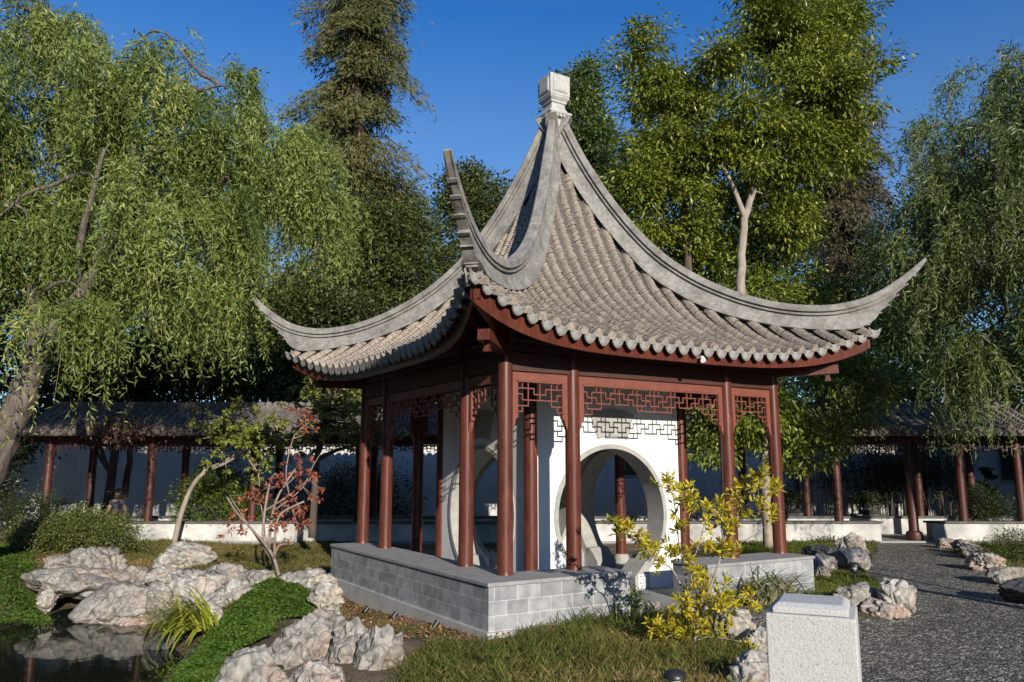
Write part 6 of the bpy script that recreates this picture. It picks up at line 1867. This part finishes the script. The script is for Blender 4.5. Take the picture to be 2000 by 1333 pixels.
# ficus beside the pavilion's right side
tr = np.concatenate([[grounded(1496, 19.4)], along([(1496, 980, 19.4), (1494, 880, 19.4), (1500, 800, 19.4)])])
lb = [Lobe(1470, 800, 19.5, 110, 80, 1.3), Lobe(1600, 780, 19.6, 120, 85, 1.4), Lobe(1680, 740, 19.8, 80, 60, 1.1), Lobe(1600, 700, 19.8, 90, 50, 1.0), Lobe(1400, 800, 19.4, 70, 70, 1.0), Lobe(1560, 870, 19.3, 70, 40, 0.8), Lobe(1390, 870, 19.4, 50, 40, 0.7)]
broad_tree('leafy_tree', 'leafy green tree with a straight bark trunk just right of the pavilion', tr, 0.125, lb, 560, 34, 0.20, 0.16, 0.062, M['l_ficus'], M['bark_pale'], 114, limbs_from=0.6, nlimb=2, outw=0.4, droop=0.55, rough=0.32, tip=0.6)
# redwoods
conifer('redwood_tree', 'tall brownish green redwood behind the left willow, cut by the top of the picture', grounded(668, 36), 42.0, 5.0, 0.75, 3.9, 121, M['l_redwood'], 230, 620, rfun=lambda f: 4.5 * (1 - f) ** 0.6, L=0.34, W=0.065)
conifer('redwood_tree', 'grey brown redwood at the right behind the glossy trees', grounded(1672, 36), 32.0, 3.0, 0.7, 3.2, 122, M['l_redwood_grey'], 220, 480, rfun=lambda f: 3.3 * (1 - f) ** 0.5, L=0.32, W=0.065)
conifer('slender_conifer', 'thin dark conifer top showing above the left willow', grounded(452, 46), 26.8, 14, 0.3, 1.6, 123, M['l_gum'], 90, 120, rfun=lambda f: 1.7 * (1 - f) ** 0.7, L=0.35, W=0.12)
# oaks in the middle distance
def bg_tree(name, label, px, d, lobes, nc, nl, rc, L, W, lm, seed, group=None, r0=0.3):
    top = Lobe(*lobes[0]).c
    g = grounded(px, d)
    tr = np.array([g, g * 0.6 + np.array([top[0], top[1], top[2]]) * 0.4, g * 0.2 + top * 0.8])
    return broad_tree(name, label, tr, r0, [Lobe(*l) for l in lobes], nc, nl, rc, L, W, lm, M['bark_dark'], seed, group=group, outw=0.45, droop=0.15, rough=0.3, nlimb=2)


bg_tree('oak_tree', 'round dark green oak behind the upturned left roof corner', 775, 33, [(770, 520, 33, 110, 130, 2.2), (720, 450, 33, 60, 70, 1.4), (830, 560, 33, 90, 110, 1.8), (700, 560, 32.5, 80, 130, 1.6), (790, 430, 33, 55, 50, 1.2), (850, 640, 32.5, 90, 70, 1.4), (730, 640, 32, 100, 70, 1.4)], 900, 40, 0.38, 0.20, 0.10, M['l_oak'], 131, 'oaks behind the gallery')
bg_tree('oak_tree', 'oak with a knobbly top behind the left hip ridge', 920, 36, [(925, 470, 36, 80, 130, 2.0), (895, 380, 36, 40, 50, 1.0), (965, 410, 36, 45, 60, 1.2), (915, 350, 36, 25, 30, 0.7), (1000, 500, 36, 60, 120, 1.4)], 560, 40, 0.36, 0.22, 0.11, M['l_oak'], 132, 'oaks behind the gallery')
bg_tree('sweetgum_tree', 'bluish green columnar tree showing behind the roof finial', 1135, 40, [(1135, 260, 40, 45, 130, 1.5), (1100, 190, 40, 30, 60, 0.9), (1152, 160, 40, 32, 45, 0.9), (1170, 320, 40, 40, 110, 1.2), (1110, 340, 40, 40, 80, 1.2)], 460, 42, 0.34, 0.24, 0.14, M['l_gum'], 133)
# dark trees filling the back behind the left gallery
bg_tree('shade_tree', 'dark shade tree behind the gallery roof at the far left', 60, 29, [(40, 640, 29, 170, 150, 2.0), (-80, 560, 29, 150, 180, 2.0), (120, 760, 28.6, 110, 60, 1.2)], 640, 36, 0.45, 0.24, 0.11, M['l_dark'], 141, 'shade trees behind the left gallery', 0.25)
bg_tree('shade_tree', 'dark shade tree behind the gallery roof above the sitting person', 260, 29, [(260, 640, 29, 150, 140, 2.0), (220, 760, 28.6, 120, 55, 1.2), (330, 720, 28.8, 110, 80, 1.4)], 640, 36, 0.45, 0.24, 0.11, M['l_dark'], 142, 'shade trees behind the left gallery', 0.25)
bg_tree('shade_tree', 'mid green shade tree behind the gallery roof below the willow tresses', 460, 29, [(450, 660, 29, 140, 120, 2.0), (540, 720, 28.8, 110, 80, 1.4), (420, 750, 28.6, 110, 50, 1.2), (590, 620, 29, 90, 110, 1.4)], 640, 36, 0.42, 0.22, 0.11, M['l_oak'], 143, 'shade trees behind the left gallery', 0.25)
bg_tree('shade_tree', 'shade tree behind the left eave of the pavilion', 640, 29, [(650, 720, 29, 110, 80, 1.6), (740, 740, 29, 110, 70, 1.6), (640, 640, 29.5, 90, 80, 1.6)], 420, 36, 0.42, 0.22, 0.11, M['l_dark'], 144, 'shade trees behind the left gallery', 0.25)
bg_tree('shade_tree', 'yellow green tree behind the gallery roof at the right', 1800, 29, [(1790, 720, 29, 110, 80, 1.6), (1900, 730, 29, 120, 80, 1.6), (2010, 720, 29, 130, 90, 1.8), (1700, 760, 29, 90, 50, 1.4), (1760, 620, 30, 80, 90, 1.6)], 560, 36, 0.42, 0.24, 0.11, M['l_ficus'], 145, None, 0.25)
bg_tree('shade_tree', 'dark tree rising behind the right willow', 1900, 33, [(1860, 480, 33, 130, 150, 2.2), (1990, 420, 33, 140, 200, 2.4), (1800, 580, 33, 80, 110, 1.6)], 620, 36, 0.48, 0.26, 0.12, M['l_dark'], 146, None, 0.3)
bg_tree('shade_shrub', 'dark leafy shrub against the white wall at the left end of the gallery', -10, 23.5, [(-20, 880, 23.5, 70, 75, 0.7), (45, 850, 23.8, 40, 45, 0.5), (-60, 960, 23.3, 80, 60, 0.7)], 200, 34, 0.28, 0.16, 0.075, M['l_dark'], 147, None, 0.1)
# slender tree on the verge at the right whose shadow crosses the path
q0 = sd(8.6, 6.8, -0.62); q1 = sd(8.65, 6.75, 1.2); q2 = sd(8.55, 6.9, 2.6)
yt = thing('young_tree', 'slender twin stemmed young tree on the verge casting its shadow across the path', 'tree', q0)
mb = MB(); p = smooth_path(np.array([q0, q1, q2])); mb.tube(p, np.linspace(0.15, 0.08, len(p)), 9)
p = smooth_path(np.array([q0, sd(9.2, 6.4, 1.1), sd(9.8, 6.2, 2.6)])); mb.tube(p, np.linspace(0.06, 0.04, len(p)), 8)
mb.build('trunk', M['bark_dark'], yt, smooth=3.1)
r_ = np.random.default_rng(171); P = sd(9.1, 6.6, 3.2) + r_.normal(size=(2600, 3)) * np.array([0.7, 0.7, 0.45])
leaf_obj('crown', M['l_oak'], P, r_.normal(size=(2600, 3)), 0.12, 0.05, r_.random(2600), yt, r_)

# unseen wood added around the viewer to block sky fill, kept low towards the sun
rng = np.random.default_rng(161)
B_, A_, R_ = [], [], []
for i, az in enumerate(np.linspace(100, 378, 40)):
    gap = abs(az - 258.8)
    rad = 27 + rng.uniform(-3, 4); gap = gap * (0.55 if az > 258.8 else 1.0); h = np.interp(gap, [0, 26, 40, 180], [5.0, 5.5, 15.0, 18.0]) * rng.uniform(0.85, 1.12)
    a = math.radians(az); c = np.array([CAM[0] + math.cos(a) * rad, CAM[1] + math.sin(a) * rad, -0.6])
    k = 1100; d = unit(rng.normal(size=(k, 3))) * (rng.random((k, 1)) ** 0.35)
    B_.append(c + d * np.array([3.2, 3.2, h * 0.52]) + ZZ * h * 0.5); A_.append(rng.normal(size=(k, 3))); R_.append(rng.random(k))
B_, A_, R_ = np.concatenate(B_), np.concatenate(A_), np.concatenate(R_)
ok = B_[:, 2] > -0.6
o = leaf_obj('fill_blocking_wood', M['l_dark'], B_[ok], A_[ok], 0.85, 0.75, R_[ok], None, rng)
tag(o, 'unseen dense wood added behind the viewer to hold back sky light', 'wood', kind='stuff')

# bare dark trunks in the courtyard behind the sitting person
tr = np.concatenate([[grounded(212, 25.0)], along([(214, 960, 25), (222, 900, 25), (228, 850, 25)])])
t = thing('courtyard_tree', 'dark bare forked tree standing behind the sitting person', 'tree', tr[0])
mb = MB(); rg = np.random.default_rng(7)
mb.tube(smooth_path(tr), np.linspace(0.16, 0.11, (len(tr) - 1) * 4 + 1), 10)
for a, b in (((218, 930), (160, 850)), ((160, 850), (150, 800)), ((218, 935), (185, 830)), ((228, 870), (190, 830)), ((228, 850), (260, 790))):
    mb.tube(limb(spot(*a, 25), spot(*b, 25), rg), 0.06, 7)
p = limb(grounded(240, 24.6), spot(256, 850, 24.6), rg); mb.tube(p, np.linspace(0.12, 0.08, len(p)), 9)
mb.build('trunk', M['bark_dark'], t, smooth=3.1)

# brown dried seed sprays hanging over the gallery eave
rng = np.random.default_rng(151)
c = spot(232, 838, 20.4); P = c + (rng.normal(size=(900, 1)) * 0.42) * RT + (rng.normal(size=(900, 1)) * 0.12) * FH + (rng.normal(size=(900, 1)) * 0.20) * ZZ
t = thing('seed_spray', 'bunch of brown dried seed heads hanging over the left gallery eave', 'seed head', c)
leaf_obj('seeds', M['l_brown'], P, rng.normal(size=(900, 3)) - ZZ, 0.10, 0.05, rng.random(900), t, rng)
mb = MB()
for i in range(14): mb.tube(np.stack([c + RT * rng.normal() * 0.1 + ZZ * 0.25, P[i * 5]]), 0.006, 3, cap=False)
mb.build('stalks', M['bark_dark'], t)
